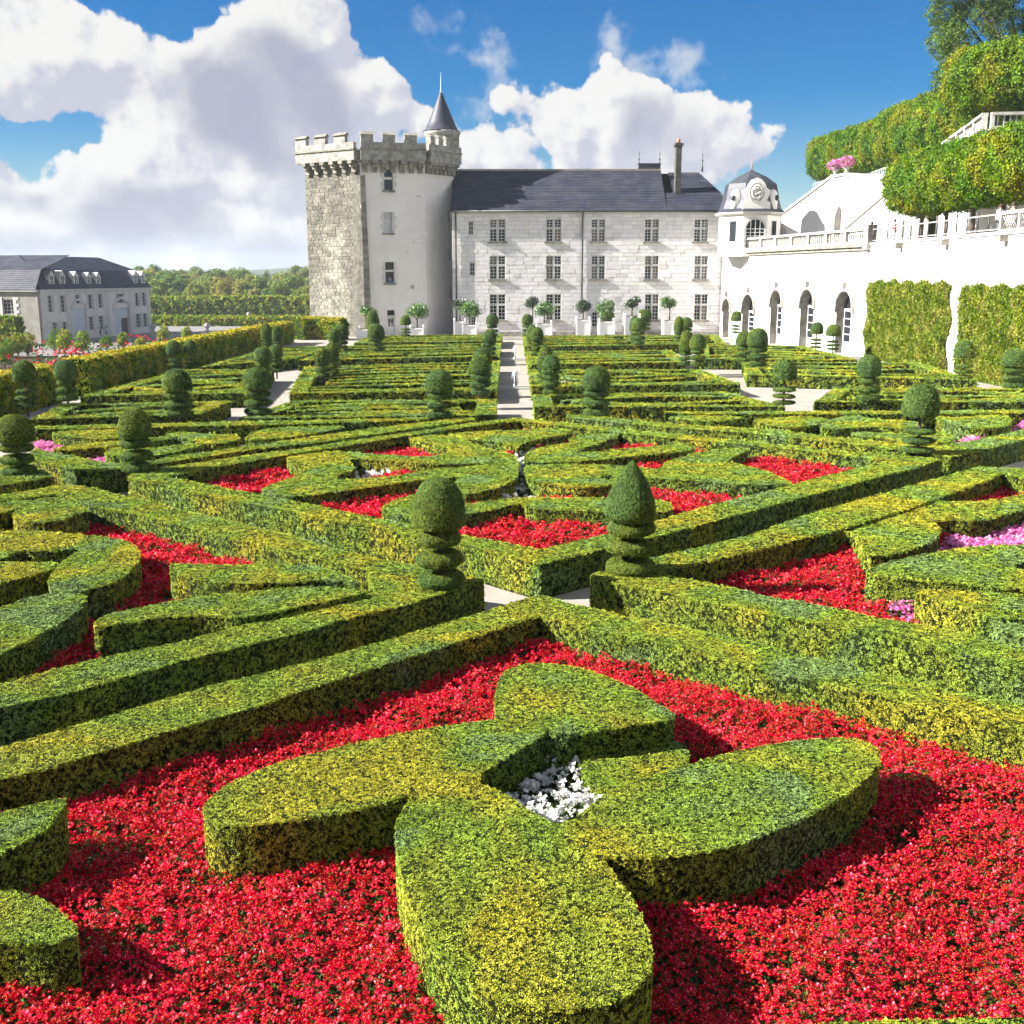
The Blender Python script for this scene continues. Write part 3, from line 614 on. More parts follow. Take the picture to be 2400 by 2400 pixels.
hedge_px('box_hedge', [(-300, 1135), (20, 1085), (90, 1100), (126, 1117), (0, 1139), (-300, 1190)], HB, 'hedge corner under the round topiary at the left edge', smooth=0)

# ------------------------------------------------------------------ music parterres towards the chateau: ring hedge with curled bands
def band(c, w):                                          # outline of a band along a centre line
    L_, R_ = [], []
    for i, p in enumerate(c):
        d = (c[min(i + 1, len(c) - 1)] - c[max(i - 1, 0)]); d = d.normalized() if d.length else Vector((1, 0)); n = Vector((-d.y, d.x))
        k = sin(pi * i / (len(c) - 1)) ** .35 if 0 < i < len(c) - 1 else .25
        L_.append(p + n * w * .5 * k); R_.append(p - n * w * .5 * k)
    return L_ + R_[::-1]
COMP = []
def compartment(where, quad, seed):
    r = random.Random(seed)
    FL, FR, BR, BL = [G(u, v, HC).to_2d() for u, v in quad]
    def bl(s, t): return (FL * (1 - s) + FR * s) * (1 - t) + (BL * (1 - s) + BR * s) * t
    Wd = ((FR - FL).length + (BR - BL).length) / 2; Dp = ((BL - FL).length + (BR - FR).length) / 2
    w = .8; a, c = w / Wd, min(.2, w / Dp)
    COMP.append([bl(a, c), bl(1 - a, c), bl(1 - a, 1 - c), bl(a, 1 - c)])
    hedge_world('box_hedge', [FL, FR, BR, BL], [[bl(a, c), bl(1 - a, c), bl(1 - a, 1 - c), bl(a, 1 - c)]], HC + .04, 'rectangular border hedge of the music parterre ' + where, smax=.12, dens=.8)
    lab = 'curled low hedge inside the music parterre ' + where; grp = 'curled hedges, music parterre ' + where
    rows = max(2, int(Dp / 2.1)); k = 0
    for i in range(rows):
        t0 = c + (i + .5) / rows * (1 - 2 * c)
        segs = max(1, int(round(Wd / r.uniform(8, 13))))
        for j in range(segs):
            s0 = a + (1 - 2 * a) * (j + r.uniform(0, .12)) / segs; s1 = a + (1 - 2 * a) * (j + 1 - r.uniform(-.08, .1)) / segs
            am = r.choice((-1, 1)) * r.uniform(.25, .8) / rows; sl = r.uniform(-.45, .45) / rows; ph = r.uniform(.6, 1.4)
            cl = []
            for q in range(9):
                e = q / 8; tt = t0 + am * sin(pi * e * ph) - am * .5 + sl * (e - .5)
                cl.append(bl(min(max(s0 + (s1 - s0) * e, a), 1 - a), min(max(tt, c * .8), 1 - c * .8)))
            k += 1
            hedge_world('box_hedge', band(cl, r.uniform(.75, 1.25)), [], HC - .02 + .012 * (k % 5), lab, grp, smax=.12, dens=.8, step=.6)
compartment('nearest the vine hedge at left', [(70, 986), (465, 974), (540, 942), (150, 950)], 1)
compartment('along the foot of the vine hedge', [(188, 931), (573, 923), (642, 868), (430, 868)], 2)
compartment('nearest the path on its left', [(560, 983), (1160, 975), (1163, 938), (690, 941)], 3)
compartment('second along the path on its left', [(680, 925), (1163, 915), (1170, 848), (715, 862)], 4)
compartment('third along the path on its left', [(700, 846), (1169, 836), (1174, 806), (810, 812)], 5)
compartment('beside the tower foot', [(830, 806), (1173, 800), (1177, 785), (870, 788)], 6)
compartment('below the corner hedge at the tower', [(470, 862), (690, 842), (790, 812), (640, 815)], 7)
compartment('nearest the path on its right', [(1253, 956), (1840, 956), (1700, 920), (1250, 926)], 8)
compartment('second along the path on its right', [(1247, 908), (1735, 902), (1640, 868), (1241, 868)], 9)
compartment('third along the path on its right', [(1239, 856), (1610, 850), (1570, 822), (1233, 826)], 10)
compartment('in front of the chateau wing', [(1231, 814), (1700, 808), (1680, 786), (1226, 788)], 11)
compartment('left of the ivy wall', [(1752, 880), (2290, 893), (2150, 852), (1740, 850)], 12)
compartment('below the arcade', [(1630, 843), (2010, 845), (1880, 812), (1640, 810)], 13)
compartment('at the right edge below the ivy', [(1908, 945), (2600, 945), (2560, 912), (1960, 912)], 14)
sl = MB()
for i, q in enumerate(COMP): sl.add([(p.x, p.y, 0.006) for p in q], [(0, 1, 2, 3)])
for q in ([(60, 1045), (230, 1100), (1100, 985), (1000, 982), (80, 1005)], [(1400, 982), (2220, 1070), (2650, 975), (2650, 965), (1560, 970)]):
    sl.add([tuple(G(u, v, 0.006)) for u, v in q][::-1], [tuple(range(5))])
tag(sl.build('bed_soil', 'soil'), kind='structure')

# ------------------------------------------------------------------ flower beds
def bed(kind, poly, label, zt=.30, per=1.0, seed=1, leaves=True, skip=()):
    ring = [G(u, v, zt) for u, v in poly]; P2 = [(p.x, p.y) for p in ring]
    xs = [p[0] for p in P2]; ys = [p[1] for p in P2]; x0, x1, y0, y1 = min(xs), max(xs), max(min(ys), 6.0), max(ys)
    cx, cy = sum(xs) / len(xs), sum(ys) / len(ys)
    def pts(dmax):
        A = (x1 - x0) * (y1 - y0); n = int(A * dmax)
        p = np.stack([nrs.uniform(x0, x1, n), nrs.uniform(y0, y1, n), np.zeros(n)], 1)
        p = p[in_view(p, .1)]; p = p[inside(p, P2)]
        for q, hs in PLAN:
            qx = [a for a, _ in q]; qy = [a for _, a in q]
            m = (p[:, 0] > min(qx)) & (p[:, 0] < max(qx)) & (p[:, 1] > min(qy)) & (p[:, 1] < max(qy))
            if not m.any(): continue
            ii = np.nonzero(m)[0]; ins = inside(p[ii], q)
            for h_ in hs: ins &= ~inside(p[ii], h_)
            kill = np.zeros(len(p), bool); kill[ii[ins]] = True; p = p[~kill]
        for q in skip:
            p = p[~inside(p, [(G(u, v, zt).x, G(u, v, zt).y) for u, v in q])]
        return p
    me = bpy.data.meshes.new('flower_bed'); me.from_pydata([(a - cx, c - cy, .02) for a, c in P2], [], [tuple(range(len(P2)))]); me.materials.append(M('soil'))
    o = bpy.data.objects.new('flower_bed', me); COL.objects.link(o); o.location = (cx, cy, 0)
    tag(o, label, 'flowers', None, 'stuff')
    p = pts(520 * per); d = dist(p); s_ = np.clip(d * .0028, .044, .09)
    k = nrs.random_sample(len(p)) < (.036 / s_) ** 2 * 1.25
    p, s_ = p[k], s_[k]
    und = zt - .05 + .07 * np.sin(p[:, 0] * 2.3 + p[:, 1] * 1.1) * np.sin(p[:, 1] * 2.9 - p[:, 0]) + nrs.normal(0, .035, len(p))
    p[:, 2] = und
    nn = np.tile([0, 0, 1.0], (len(p), 1))
    off = np.array([cx, cy, 0])
    if kind == 'white': kk = nrs.random_sample(len(p)) < .17; p, s_, nn = p[kk], s_[kk] * 1.45, nn[kk]
    scatter('blooms', kind, p - off, nn, s_ * nrs.uniform(.75, 1.3, len(p)), o, .35)
    if leaves:
        p = pts(420 * per); d = dist(p); s_ = np.clip(d * .003, .045, .10); k = nrs.random_sample(len(p)) < (.045 / s_) ** 2; p, s_ = p[k], s_[k]
        p[:, 2] = zt - .15 + .07 * np.sin(p[:, 0] * 2.3 + p[:, 1] * 1.1) * np.sin(p[:, 1] * 2.9 - p[:, 0]) + nrs.normal(0, .03, len(p))
        scatter('bed_leaves', 'bedleaf', p - off, np.tile([0, 0, 1.0], (len(p), 1)), s_ * nrs.uniform(.8, 1.3, len(p)), o, .4)
    return o
WH0 = [(1060, 1835), (1282, 1722), (1440, 1850), (1319, 1975)]
bed('red', [(1264, 1440), (-420, 1960), (-1200, 2700), (3400, 2700), (2800, 1790), (2400, 1700)], 'red begonias filling the foreground bed around the clover hedge', .33, skip=[WH0])
bed('white', WH0, 'white begonias in the heart of the clover hedge', .50, 1.2)
WH2 = [(815, 1076), (1004, 1090), (836, 1130), (765, 1134)]
WH1 = [(1196, 1068), (1250, 1052), (1240, 1140), (1285, 1172), (1160, 1175), (1212, 1140)]
bed('red', [(1261, 1290), (1540, 1222), (1779, 1157), (2080, 1079), (1895, 1058), (1637, 1033), (1216, 987), (836, 1041), (385, 1117), (600, 1157), (999, 1237)], 'red begonias between the hearts of the middle parterre', .38, skip=[WH1, WH2])
bed('white', WH1, 'white flowers in the narrow slot between the left and right hearts', .3)
bed('white', WH2, 'white flowers in the slot of the left heart hedge', .3)
bed('red', [(1560, 1346), (1964, 1238), (2351, 1108), (2700, 1140), (2700, 1600), (2235, 1485), (1924, 1425), (1728, 1384)], 'red begonias of the right parterre', .33, skip=[[(2185, 1300), (2230, 1255), (2340, 1215), (2660, 1150), (2660, 1300), (2300, 1292)], [(2080, 1440), (2100, 1400), (2190, 1420), (2180, 1460)]])
bed('pink', [(2185, 1300), (2230, 1255), (2340, 1215), (2660, 1150), (2660, 1300), (2300, 1292)], 'pink begonias between two curved hedges at the right edge', .33)
bed('pink', [(2080, 1440), (2100, 1400), (2190, 1420), (2180, 1460)], 'small clump of pale pink begonias at the corner of the right parterre', .36, .7)
bed('red', [(1060, 1365), (880, 1395), (578, 1470), (-320, 1690), (-320, 1230), (130, 1160), (342, 1212), (863, 1345)], 'red begonias winding between the hedges of the left parterre', .33)
bed('pink', [(84, 1020), (125, 1020), (150, 1045), (125, 1066), (84, 1052)], 'bright pink flowers behind the topiary at the left edge', .33)
bed('pink', [(190, 1080), (255, 1068), (255, 1090), (210, 1090)], 'pink flowers at the foot of a curled hedge, far left parterre', .36)
bed('pink', [(2215, 1046), (2300, 1016), (2310, 1034), (2240, 1056)], 'purple-pink flowers in the corner of the far right parterre', .36)
bed('pink', [(2365, 1010), (2400, 990), (2460, 985), (2440, 1005)], 'purple-pink flowers at the right edge beyond the rounded lobe', .36)
bed('red', [(1312, 840), (1370, 824), (1385, 838), (1330, 846)], 'small red bed inside the third parterre right of the path', .3, 1.5)
bed('red', [(1828, 842), (1850, 824), (1905, 843), (1870, 850)], 'small red bed below the arcade doors', .3, 1.5)
bed('white', [(1310, 905), (1330, 896), (1375, 898), (1365, 908)], 'row of white flowers right of the path', .4, 1.5)

# ------------------------------------------------------------------ topiaries
def topiary_mesh(kind, seed):
    """unit height: cap (bullet or cone), clipped rings on a bare stem; returns parts with leaf points"""
    r = random.Random(seed); parts = []
    W_ = 0.5
    if kind == 'cone': cap = [(0.02, 1.0), (.10, .955), (.19, .88), (.27, .79), (.335, .70), (.37, .62), (.375, .56), (.33, .52), (.1, .505)]
    else: cap = [(0.02, 1.0), (.16, .985), (.27, .94), (.345, .87), (.385, .79), (.40, .70), (.405, .63), (.385, .585), (.1, .57)]
    if kind == 'tall': cap = [(x * 1.0, .42 + (z - .57) * 1.32) if z < .99 else (x, 1.0) for x, z in cap]
    parts.append(('cap', cap))
    nr = 3
    top = .50 if kind == 'cone' else (.54 if kind == 'round' else .40)
    for i in range(nr):
        z1 = top - i * top / nr; z0 = z1 - top / nr * (.70 if kind != 'thin' else .50); R = (.36, .375, .37)[i] * (1 if kind != 'thin' else .97) + r.uniform(-.01, .01); m = (z0 + z1) / 2; h = (z1 - z0) / 2
        parts.append(('ring', [(.06, z1), (R * .72, z1), (R * .93, m + h * .62), (R, m + h * .1), (R * .95, m - h * .45), (R * .75, z0 + h * .12), (.06, z0)]))
    return parts
def thing_topiary(label, u, vt, vb, w, kind='round', zb=.62, seed=0):
    p = G(u, vb, zb); D = p.y
    ppm = FOC / (D * cos(PITCH) + (CAM_H - zb) * sin(PITCH))
    H = PY(u, vt, D).z - zb; Wm = w / ppm
    root = empty('topiary', (p.x, p.y, zb), label, 'topiary', 'clipped yew topiaries')
    r = random.Random(seed)
    parts = topiary_mesh(kind, seed); pw = max(x for x, _ in parts[0][1]) * 2
    sx = Wm / pw; lean = (r.uniform(-.02, .02) * H, r.uniform(-.02, .02) * H)
    st = MB(); st.tube([(0, 0, -zb * .6), (lean[0] * .5, lean[1] * .5, H * .4), (lean[0], lean[1], H * .7)], .035 * H ** .5, 8); st.build('stem', 'bark', root, True)
    seg = 28 if D < 60 else 16
    for nm, prof in parts:
        pr = []
        for i in range(len(prof) - 1):
            for q in range(3):
                e = q / 3; pr.append((prof[i][0] * (1 - e) + prof[i + 1][0] * e, prof[i][1] * (1 - e) + prof[i + 1][1] * e))
        pr.append(prof[-1])
        tx, ty = r.uniform(-.05, .05), r.uniform(-.05, .05); ex, ey = r.uniform(.95, 1.05), r.uniform(.95, 1.05)
        mb = MB(); mb.lathe([(a * sx, z * H) for a, z in pr][::-1], seg)
        zc = sum(z for _, z in prof) / len(prof) * H
        ph = r.uniform(0, 6)
        def wob(x, y, z):
            a = atan2(y, x); k = 1 + .025 * sin(3 * a + ph) + .02 * sin(5 * a + z * 4)
            return (x * k * ex + lean[0] * z / H, y * k * ey + lean[1] * z / H, z + (tx * x + ty * y) * (1 if nm == 'ring' else .3))
        mb.v = [wob(*q) for q in mb.v]
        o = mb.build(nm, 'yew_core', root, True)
        Vn = np.array(mb.v); T = np.array([t for f in mb.f for t in ((f[0], f[i], f[i + 1]) for i in range(1, len(f) - 1))])
        cw = np.array([p.x, p.y, zb]); s0 = float(np.clip(D * .0014, .020, .07))
        q, nn = sample_tris(Vn, T, lambda c_: np.full(len(c_), 1.5 / s0 ** 2))
        axis = q - np.array([0, 0, zc]); fl = (nn * axis).sum(1) < 0; nn[fl] *= -1
        toc = np.array([0, 0, CAM_H]) - (q + cw); facing = (nn * toc).sum(1) / np.linalg.norm(toc, axis=1); k = facing > -.3; q, nn = q[k], nn[k]
        sc = s0 * nrs.uniform(.75, 1.3, len(q))
        scatter('leaf_cover', 'yew', q - nn * (sc * .35)[:, None], nn, sc, o, .25)
    return root
TOP = [
 ('blue-green domed topiary with three rings at the left of the hedge crossing', 1033, 1120, 1388, 119, 'round'),
 ('pointed cone topiary with three rings at the right of the hedge crossing', 1477, 1082, 1356, 122, 'cone'),
 ('domed topiary on the right corner of the heart parterre', 2150, 900, 1072, 82, 'thin'),
 ('domed topiary on the left corner of the heart parterre', 322, 957, 1114, 78, 'round'),
 ('wide domed topiary at the left edge beside bright pink flowers', 45, 972, 1120, 87, 'round'),
 ('domed topiary on the parterre nearest the vine hedge', 420, 865, 982, 70, 'round'),
 ('domed topiary at the gap left of the nearest parterre by the path', 606, 861, 978, 68, 'round'),
 ('dark domed topiary in the parterre left of the path, behind the hearts', 1031, 866, 985, 62, 'round'),
 ('dark domed topiary in the parterre right of the path, behind the hearts', 1397, 858, 980, 65, 'round'),
 ('topiary on a bare stem at the gravel turn on the right', 1836, 841, 955, 58, 'thin'),
 ('domed topiary to the right of the gravel turn', 2033, 832, 947, 57, 'round'),
 ('topiary against the left part of the ivy wall', 2256, 798, 893, 48, 'thin'),
 ('topiary against the ivy wall at the right edge', 2372, 817, 914, 58, 'round'),
 ('shaded topiary at the gap in the vine hedge, far left', 65, 845, 958, 54, 'thin'),
 ('shaded topiary right of the gap in the vine hedge', 160, 843, 945, 50, 'round'),
 ('left one of two dark topiaries in front of the vine hedge', 411, 798, 870, 34, 'thin'),
 ('right one of two dark topiaries in front of the vine hedge', 448, 797, 868, 32, 'thin'),
 ('front one of two topiaries beside the parterre at the foot of the vine hedge', 617, 813, 888, 43, 'round'),
 ('back one of two topiaries beside the parterre at the foot of the vine hedge', 649, 808, 874, 34, 'round'),
 ('nearest topiary of the row on the left side of the path', 1125, 832, 930, 51, 'round'),
 ('second topiary of the row on the left side of the path', 1131, 814, 905, 44, 'round'),
 ('third topiary of the row on the left side of the path', 1146, 775, 836, 34, 'round'),
 ('farthest topiary of the row on the left side of the path', 1154, 736, 792, 28, 'round'),
 ('nearest topiary of the row on the right side of the path', 1291, 832, 930, 44, 'round'),
 ('second topiary of the row on the right side of the path', 1277, 811, 900, 40, 'tall'),
 ('third topiary of the row on the right side of the path', 1259, 767, 838, 32, 'round'),
 ('fourth topiary of the row on the right side of the path', 1247, 761, 826, 27, 'tall'),
 ('farthest topiary of the row on the right side of the path', 1236, 736, 790, 27, 'round'),
 ('tall topiary left of the tower door, rear one', 876, 727, 806, 32, 'tall'),
 ('tall topiary left of the tower door, front one', 883, 759, 826, 40, 'round'),
 ('small ringed topiary right of the tower door', 951, 739, 791, 25, 'thin'),
 ('front one of the pair in the second parterre left of the path', 757, 815, 888, 38, 'round'),
 ('back one of the pair in the second parterre left of the path', 780, 803, 880, 34, 'round'),
 ('small topiary left of the tower foot, front one of a pair', 785, 770, 826, 29, 'round'),
 ('small topiary left of the tower foot, back one of a pair', 801, 758, 822, 32, 'round'),
 ('slim topiary by the end of the vine hedge, lighter one', 625, 757, 818, 25, 'tall'),
 ('slim topiary by the end of the vine hedge, darker one', 651, 764, 816, 23, 'tall'),
 ('topiary in front of the planter right of the wing door', 1422, 727, 777, 33, 'round'),
 ('rear topiary of three below the fourth window column', 1510, 725, 776, 33, 'round'),
 ('slim middle topiary of three below the fourth window column', 1486, 739, 806, 22, 'tall'),
 ('front topiary of three below the fourth window column', 1497, 745, 812, 32, 'round'),
 ('left one of the pair right of the last planter', 1590, 741, 804, 24, 'tall'),
 ('right one of the pair right of the last planter', 1608, 744, 798, 30, 'round'),
 ('left one of the pair in the third parterre right of the path', 1606, 775, 858, 34, 'tall'),
 ('right one of the pair in the third parterre right of the path', 1634, 783, 862, 38, 'round'),
 ('left one of two topiaries by the far end of the arcade', 1724, 729, 784, 24, 'thin'),
 ('right one of two topiaries by the far end of the arcade', 1748, 732, 781, 30, 'thin'),
 ('darker one of two large topiaries before the arcade', 1741, 776, 852, 36, 'round'),
 ('golden-tipped large topiary before the arcade', 1774, 769, 864, 50, 'round'),
 ('left one of two ringed topiaries before the arcade doors', 1911, 755, 820, 29, 'thin'),
 ('right one of two ringed topiaries before the arcade doors', 1951, 760, 824, 33, 'thin'),
]
for i, (lab, u, vt, vb, w, kd) in enumerate(TOP): thing_topiary(lab, u, vt, vb, w, kd, seed=i + 3)

# ------------------------------------------------------------------ vine hedge along the left terrace edge and other leafy walls
def leafy_wall(name, label, path, width, h, kind, dens=1.0, smin=.05, smax=.16, z0=0.0, core='hedge_core', cat='hedge', lump=.12, grp=None):
    """loose (unclipped) hedge along a path of (x, y)"""
    pl = [Vector(p) for p in path]; fine = []
    for i in range(len(pl) - 1):
        k = max(1, int((pl[i + 1] - pl[i]).length / .5))
        fine += [pl[i].lerp(pl[i + 1], j / k) for j in range(k)]
    fine.append(pl[-1]); n = len(fine); c = fine[0]
    prof = [(-.5, 0), (-.52, .35), (-.5, .8), (-.36, .97), (0, 1.0), (.36, .97), (.5, .8), (.52, .35), (.5, 0)]
    vs = []; fs = []; m = len(prof)
    for i, p in enumerate(fine):
        d = (fine[min(i + 1, n - 1)] - fine[max(i - 1, 0)]).normalized(); nn = Vector((d.y, -d.x))
        for j, (a, z) in enumerate(prof):
            q = p + nn * a * width; w = lump * (sin(q.x * 2.1 + q.y * 1.3 + z * 4) + sin(q.y * 3.7 - z * 5)) * .5
            vs.append((q.x + nn.x * w * (1 if a > 0 else -1) - c.x, q.y + nn.y * w - c.y, z * h + w * .5 * (z > .5)))
    for i in range(n - 1):
        for j in range(m - 1): fs.append((i * m + j, i * m + j + 1, (i + 1) * m + j + 1, (i + 1) * m + j))
    fs += [tuple(range(m)), tuple(range((n - 1) * m + m - 1, (n - 1) * m - 1, -1))]
    mb = MB(); mb.add(vs, fs); o = mb.build(name, core); o.location = (c.x, c.y, z0); tag(o, label, cat, grp)
    Vn = np.array(mb.v); T = np.array([t for f in mb.f for t in ((f[0], f[i], f[i + 1]) for i in range(1, len(f) - 1))]); cw = np.array([c.x, c.y, z0])
    q, nn = sample_tris(Vn, T, lambda a: dens * 1.6 / np.clip(dist(a + cw) * .0019, smin, smax) ** 2)
    k = in_view(q + cw); q, nn = q[k], nn[k]
    toc = np.array([0, 0, CAM_H]) - (q + cw); fl = nn[:, 2] < -.3; nn[fl] *= -1
    sc = np.clip(dist(q + cw) * .0019, smin, smax) * nrs.uniform(.7, 1.5, len(q))
    nn2 = nn + np.array([0, 0, .35]); 
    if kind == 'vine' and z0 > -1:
        up = (nn[:, 2] > .45) & (nrs.random_sample(len(q)) < .85); scatter('sunlit_top', 'vtop', q[up], nn2[up], sc[up], o, .5); q, nn2, sc = q[~up], nn2[~up], sc[~up]  # top leaves get the brighter yellow colour that paints in sunlight
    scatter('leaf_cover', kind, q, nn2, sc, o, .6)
    return o
leafy_wall('vine_hedge', 'long yellow-green vine hedge along the left edge of the garden', [(-24.6, 30), (-24.4, 58)], 1.5, 1.95, 'vine')
leafy_wall('vine_hedge', 'vine hedge running back from the gap towards the tower', [(-24.2, 61.5), (-23.6, 80), (-23.3, 99), (-22.6, 112)], 1.5, 2.0, 'vine')
leafy_wall('vine_hedge', 'dark trimmed hedge at the foot of the tower, left side', [(-22.4, 117.5), (-21.0, 119), (-17.6, 116.8)], 1.6, 2.2, 'vine')

# ------------------------------------------------------------------ orange trees in white planters
def planter(label, u, vbt, vbb, w, vtop, tw, kind='orange', Y=None):
    D = Y or (118.0 if kind == 'orange' else 120.5); p = PY(u, vbb, D); ppm = FOC / D / .99; s = w / ppm; hb = max(.55, PY(u, vbt, D).z); H = PY(u, vtop, D).z; R = tw / ppm / 2
    root = empty('orange_tree', (p.x, p.y, 0), label, 'potted tree', 'orange trees in white planters')
    mb = MB(); h = s / 2
    mb.box(-h + .05, h - .05, -h + .05, h - .05, .08, hb - .05); mb.build('planter_box', 'white_paint', root, True)
    mb = MB()
    for z in (.14, hb - .14):
        for a in (-1, 1):
            mb.box(-h + .03, h - .03, a * (h - .03) - .02, a * (h - .03) + .02, z - .05, z + .05); mb.box(a * (h - .03) - .02, a * (h - .03) + .02, -h + .05, h - .05, z - .05, z + .05)
    mb.build('rail', 'white_paint', root, True)
    for ax in (-1, 1):
        for ay in (-1, 1):
            mb = MB(); x, y = ax * (h - .04), ay * (h - .04); mb.box(x - .07, x + .07, y - .07, y + .07, 0, hb + .08)
            mb.lathe([(.03, 0), (.09, .07), (.09, .12), (.02, .2)], 8, x, y, hb + .08); mb.build('corner_post', 'white_paint', root, True)
    mb = MB(); mb.box(-h + .08, h - .08, -h + .08, h - .08, hb - .06, hb - .03); mb.build('soil', 'soil', root, True)
    zc = H - R * .78; mb = MB(); r = random.Random(int(u))
    mb.tube([(0, 0, hb - .05), (.03, .02, hb + (zc - hb) * .5), (0, 0, zc)], [.08, .07, .05], 8)
    for a in range(5):
        t = a * 1.26 + r.random(); mb.tube([(0, 0, zc - R * .6), (cos(t) * R * .4, sin(t) * R * .4, zc - R * .1), (cos(t) * R * .7, sin(t) * R * .7, zc + R * .3)], [.045, .03, .015], 6)
    mb.build('trunk', 'bark', root, True)
    n = 420; lob = [(r.uniform(-.5, .5) * R, r.uniform(-.4, .4) * R, r.uniform(-.25, .35) * R, r.uniform(.42, .62) * R) for _ in range(7)]
    q = []
    for i in range(n):
        l = lob[i % 7]; d = Vector((r.gauss(0, 1), r.gauss(0, 1), r.gauss(0, 1))).normalized() * l[3] * r.uniform(.55, 1.05); q.append((l[0] + d.x, l[1] + d.y, zc + l[2] + d.z * .8))
    q = np.array(q); nn = q - np.array([0, 0, zc - R * .3])
    scatter('crown', kind, q, nn, nrs.uniform(.12, .22, len(q)), root, .6)
planter('orange tree in a white planter left of the tower door', 862, 770, 791, 44, 713, 50)
planter('round-headed orange tree in a white planter right of the tower door', 978, 767, 789, 32, 708, 60)
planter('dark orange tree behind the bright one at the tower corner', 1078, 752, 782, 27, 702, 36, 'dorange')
planter('bright orange tree in a white planter at the tower corner', 1101, 760, 785, 33, 703, 56)
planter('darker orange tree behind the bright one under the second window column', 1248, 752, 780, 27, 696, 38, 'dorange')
planter('bright orange tree in a white planter right of the path end', 1275, 757, 780, 36, 700, 56)
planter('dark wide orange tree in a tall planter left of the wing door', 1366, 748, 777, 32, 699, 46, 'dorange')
planter('orange tree right of the wing door', 1421, 752, 777, 36, 701, 52)
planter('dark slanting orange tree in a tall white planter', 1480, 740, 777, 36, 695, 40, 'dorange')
planter('rightmost orange tree, round head, in a white planter', 1568, 750, 776, 31, 695, 43)

# ------------------------------------------------------------------ basins and jets on the path
for lab, vb, in (('nearest', 912), ('second', 845)):
    p = G(1206, vb, 0); root = empty('fountain_basin', (p.x, p.y, 0), lab + ' small stone basin with a water jet on the path', 'fountain', 'path fountains')
    mb = MB(); R = 1.0
    for a in range(4):
        c_ = [(-1.25, 1.25, -.55, -.40), (-1.25, 1.25, .40, .55), (-1.25, -1.1, -.40, .40), (1.1, 1.25, -.40, .40)][a]; mb.box(c_[0], c_[1], c_[2], c_[3], 0, .16)
    mb.build('kerb', 'tuffeau_plain', root, True)
    mb = MB(); mb.box(-1.1, 1.1, -.4, .4, .004, .06); mb.build('water', 'pool', root, True)
    mb = MB(); mb.lathe([(.12, .05), (.10, .2), (.07, .25), (.04, .3)], 10); mb.build('nozzle', 'tuffeau_plain', root, True)
    mb = MB(); mb.lathe([(.03, .3), (.035, .6), (.05, .9), (.045, 1.05), (.02, 1.15), (.006, 1.2)], 12)
    for k in range(8):
        t = k * .785; mb.tube([(0, 0, 1.1), (cos(t) * .10, sin(t) * .10, 1.05), (cos(t) * .2, sin(t) * .2, .6)], [.015, .015, .008], 5)
    mb.build('water_jet', 'water_spray', root, True)

# ------------------------------------------------------------------ building helpers
def cells(x0, x1, z0, z1, holes):
    """rectangles covering [x0,x1]x[z0,z1] minus the holes"""
    xs = sorted({x0, x1} | {min(max(h[k], x0), x1) for h in holes for k in (0, 1)}); zs = sorted({z0, z1} | {min(max(h[k], z0), z1) for h in holes for k in (2, 3)}); out = []
    for i in range(len(xs) - 1):
        run = None
        for j in range(len(zs) - 1):
            cx, cz = (xs[i] + xs[i + 1]) / 2, (zs[j] + zs[j + 1]) / 2
            solid = not any(h[0] < cx < h[1] and h[2] < cz < h[3] for h in holes)
            if solid: run = [zs[j], zs[j + 1]] if run is None else [run[0], zs[j + 1]]
            elif run: out.append((xs[i], xs[i + 1], run[0], run[1])); run = None
        if run: out.append((xs[i], xs[i + 1], run[0], run[1]))
    return out
def wall(F, u0, u1, z0, z1, holes, mat, parent, name='wall', depth=.6, n1=0.0):
    mb = MB()
    for c in cells(u0, u1, z0, z1, holes): mb.add([F.P(c[0], n1, c[2]), F.P(c[1], n1, c[2]), F.P(c[1], n1, c[3]), F.P(c[0], n1, c[3])], [(0, 1, 2, 3)])
    for h in holes:                                      # reveals
        a, c, z, t = h[:4]
        mb.add([F.P(a, n1, z), F.P(a, n1, t), F.P(a, n1 - depth, t), F.P(a, n1 - depth, z)], [(0, 1, 2, 3)]); mb.add([F.P(c, n1, z), F.P(c, n1 - depth, z), F.P(c, n1 - depth, t), F.P(c, n1, t)], [(0, 1, 2, 3)])
        mb.add([F.P(a, n1, t), F.P(c, n1, t), F.P(c, n1 - depth, t), F.P(a, n1 - depth, t)], [(0, 1, 2, 3)]); mb.add([F.P(a, n1, z), F.P(a, n1 - depth, z), F.P(c, n1 - depth, z), F.P(c, n1, z)], [(0, 1, 2, 3)])
    return mb.build(name, mat, parent)
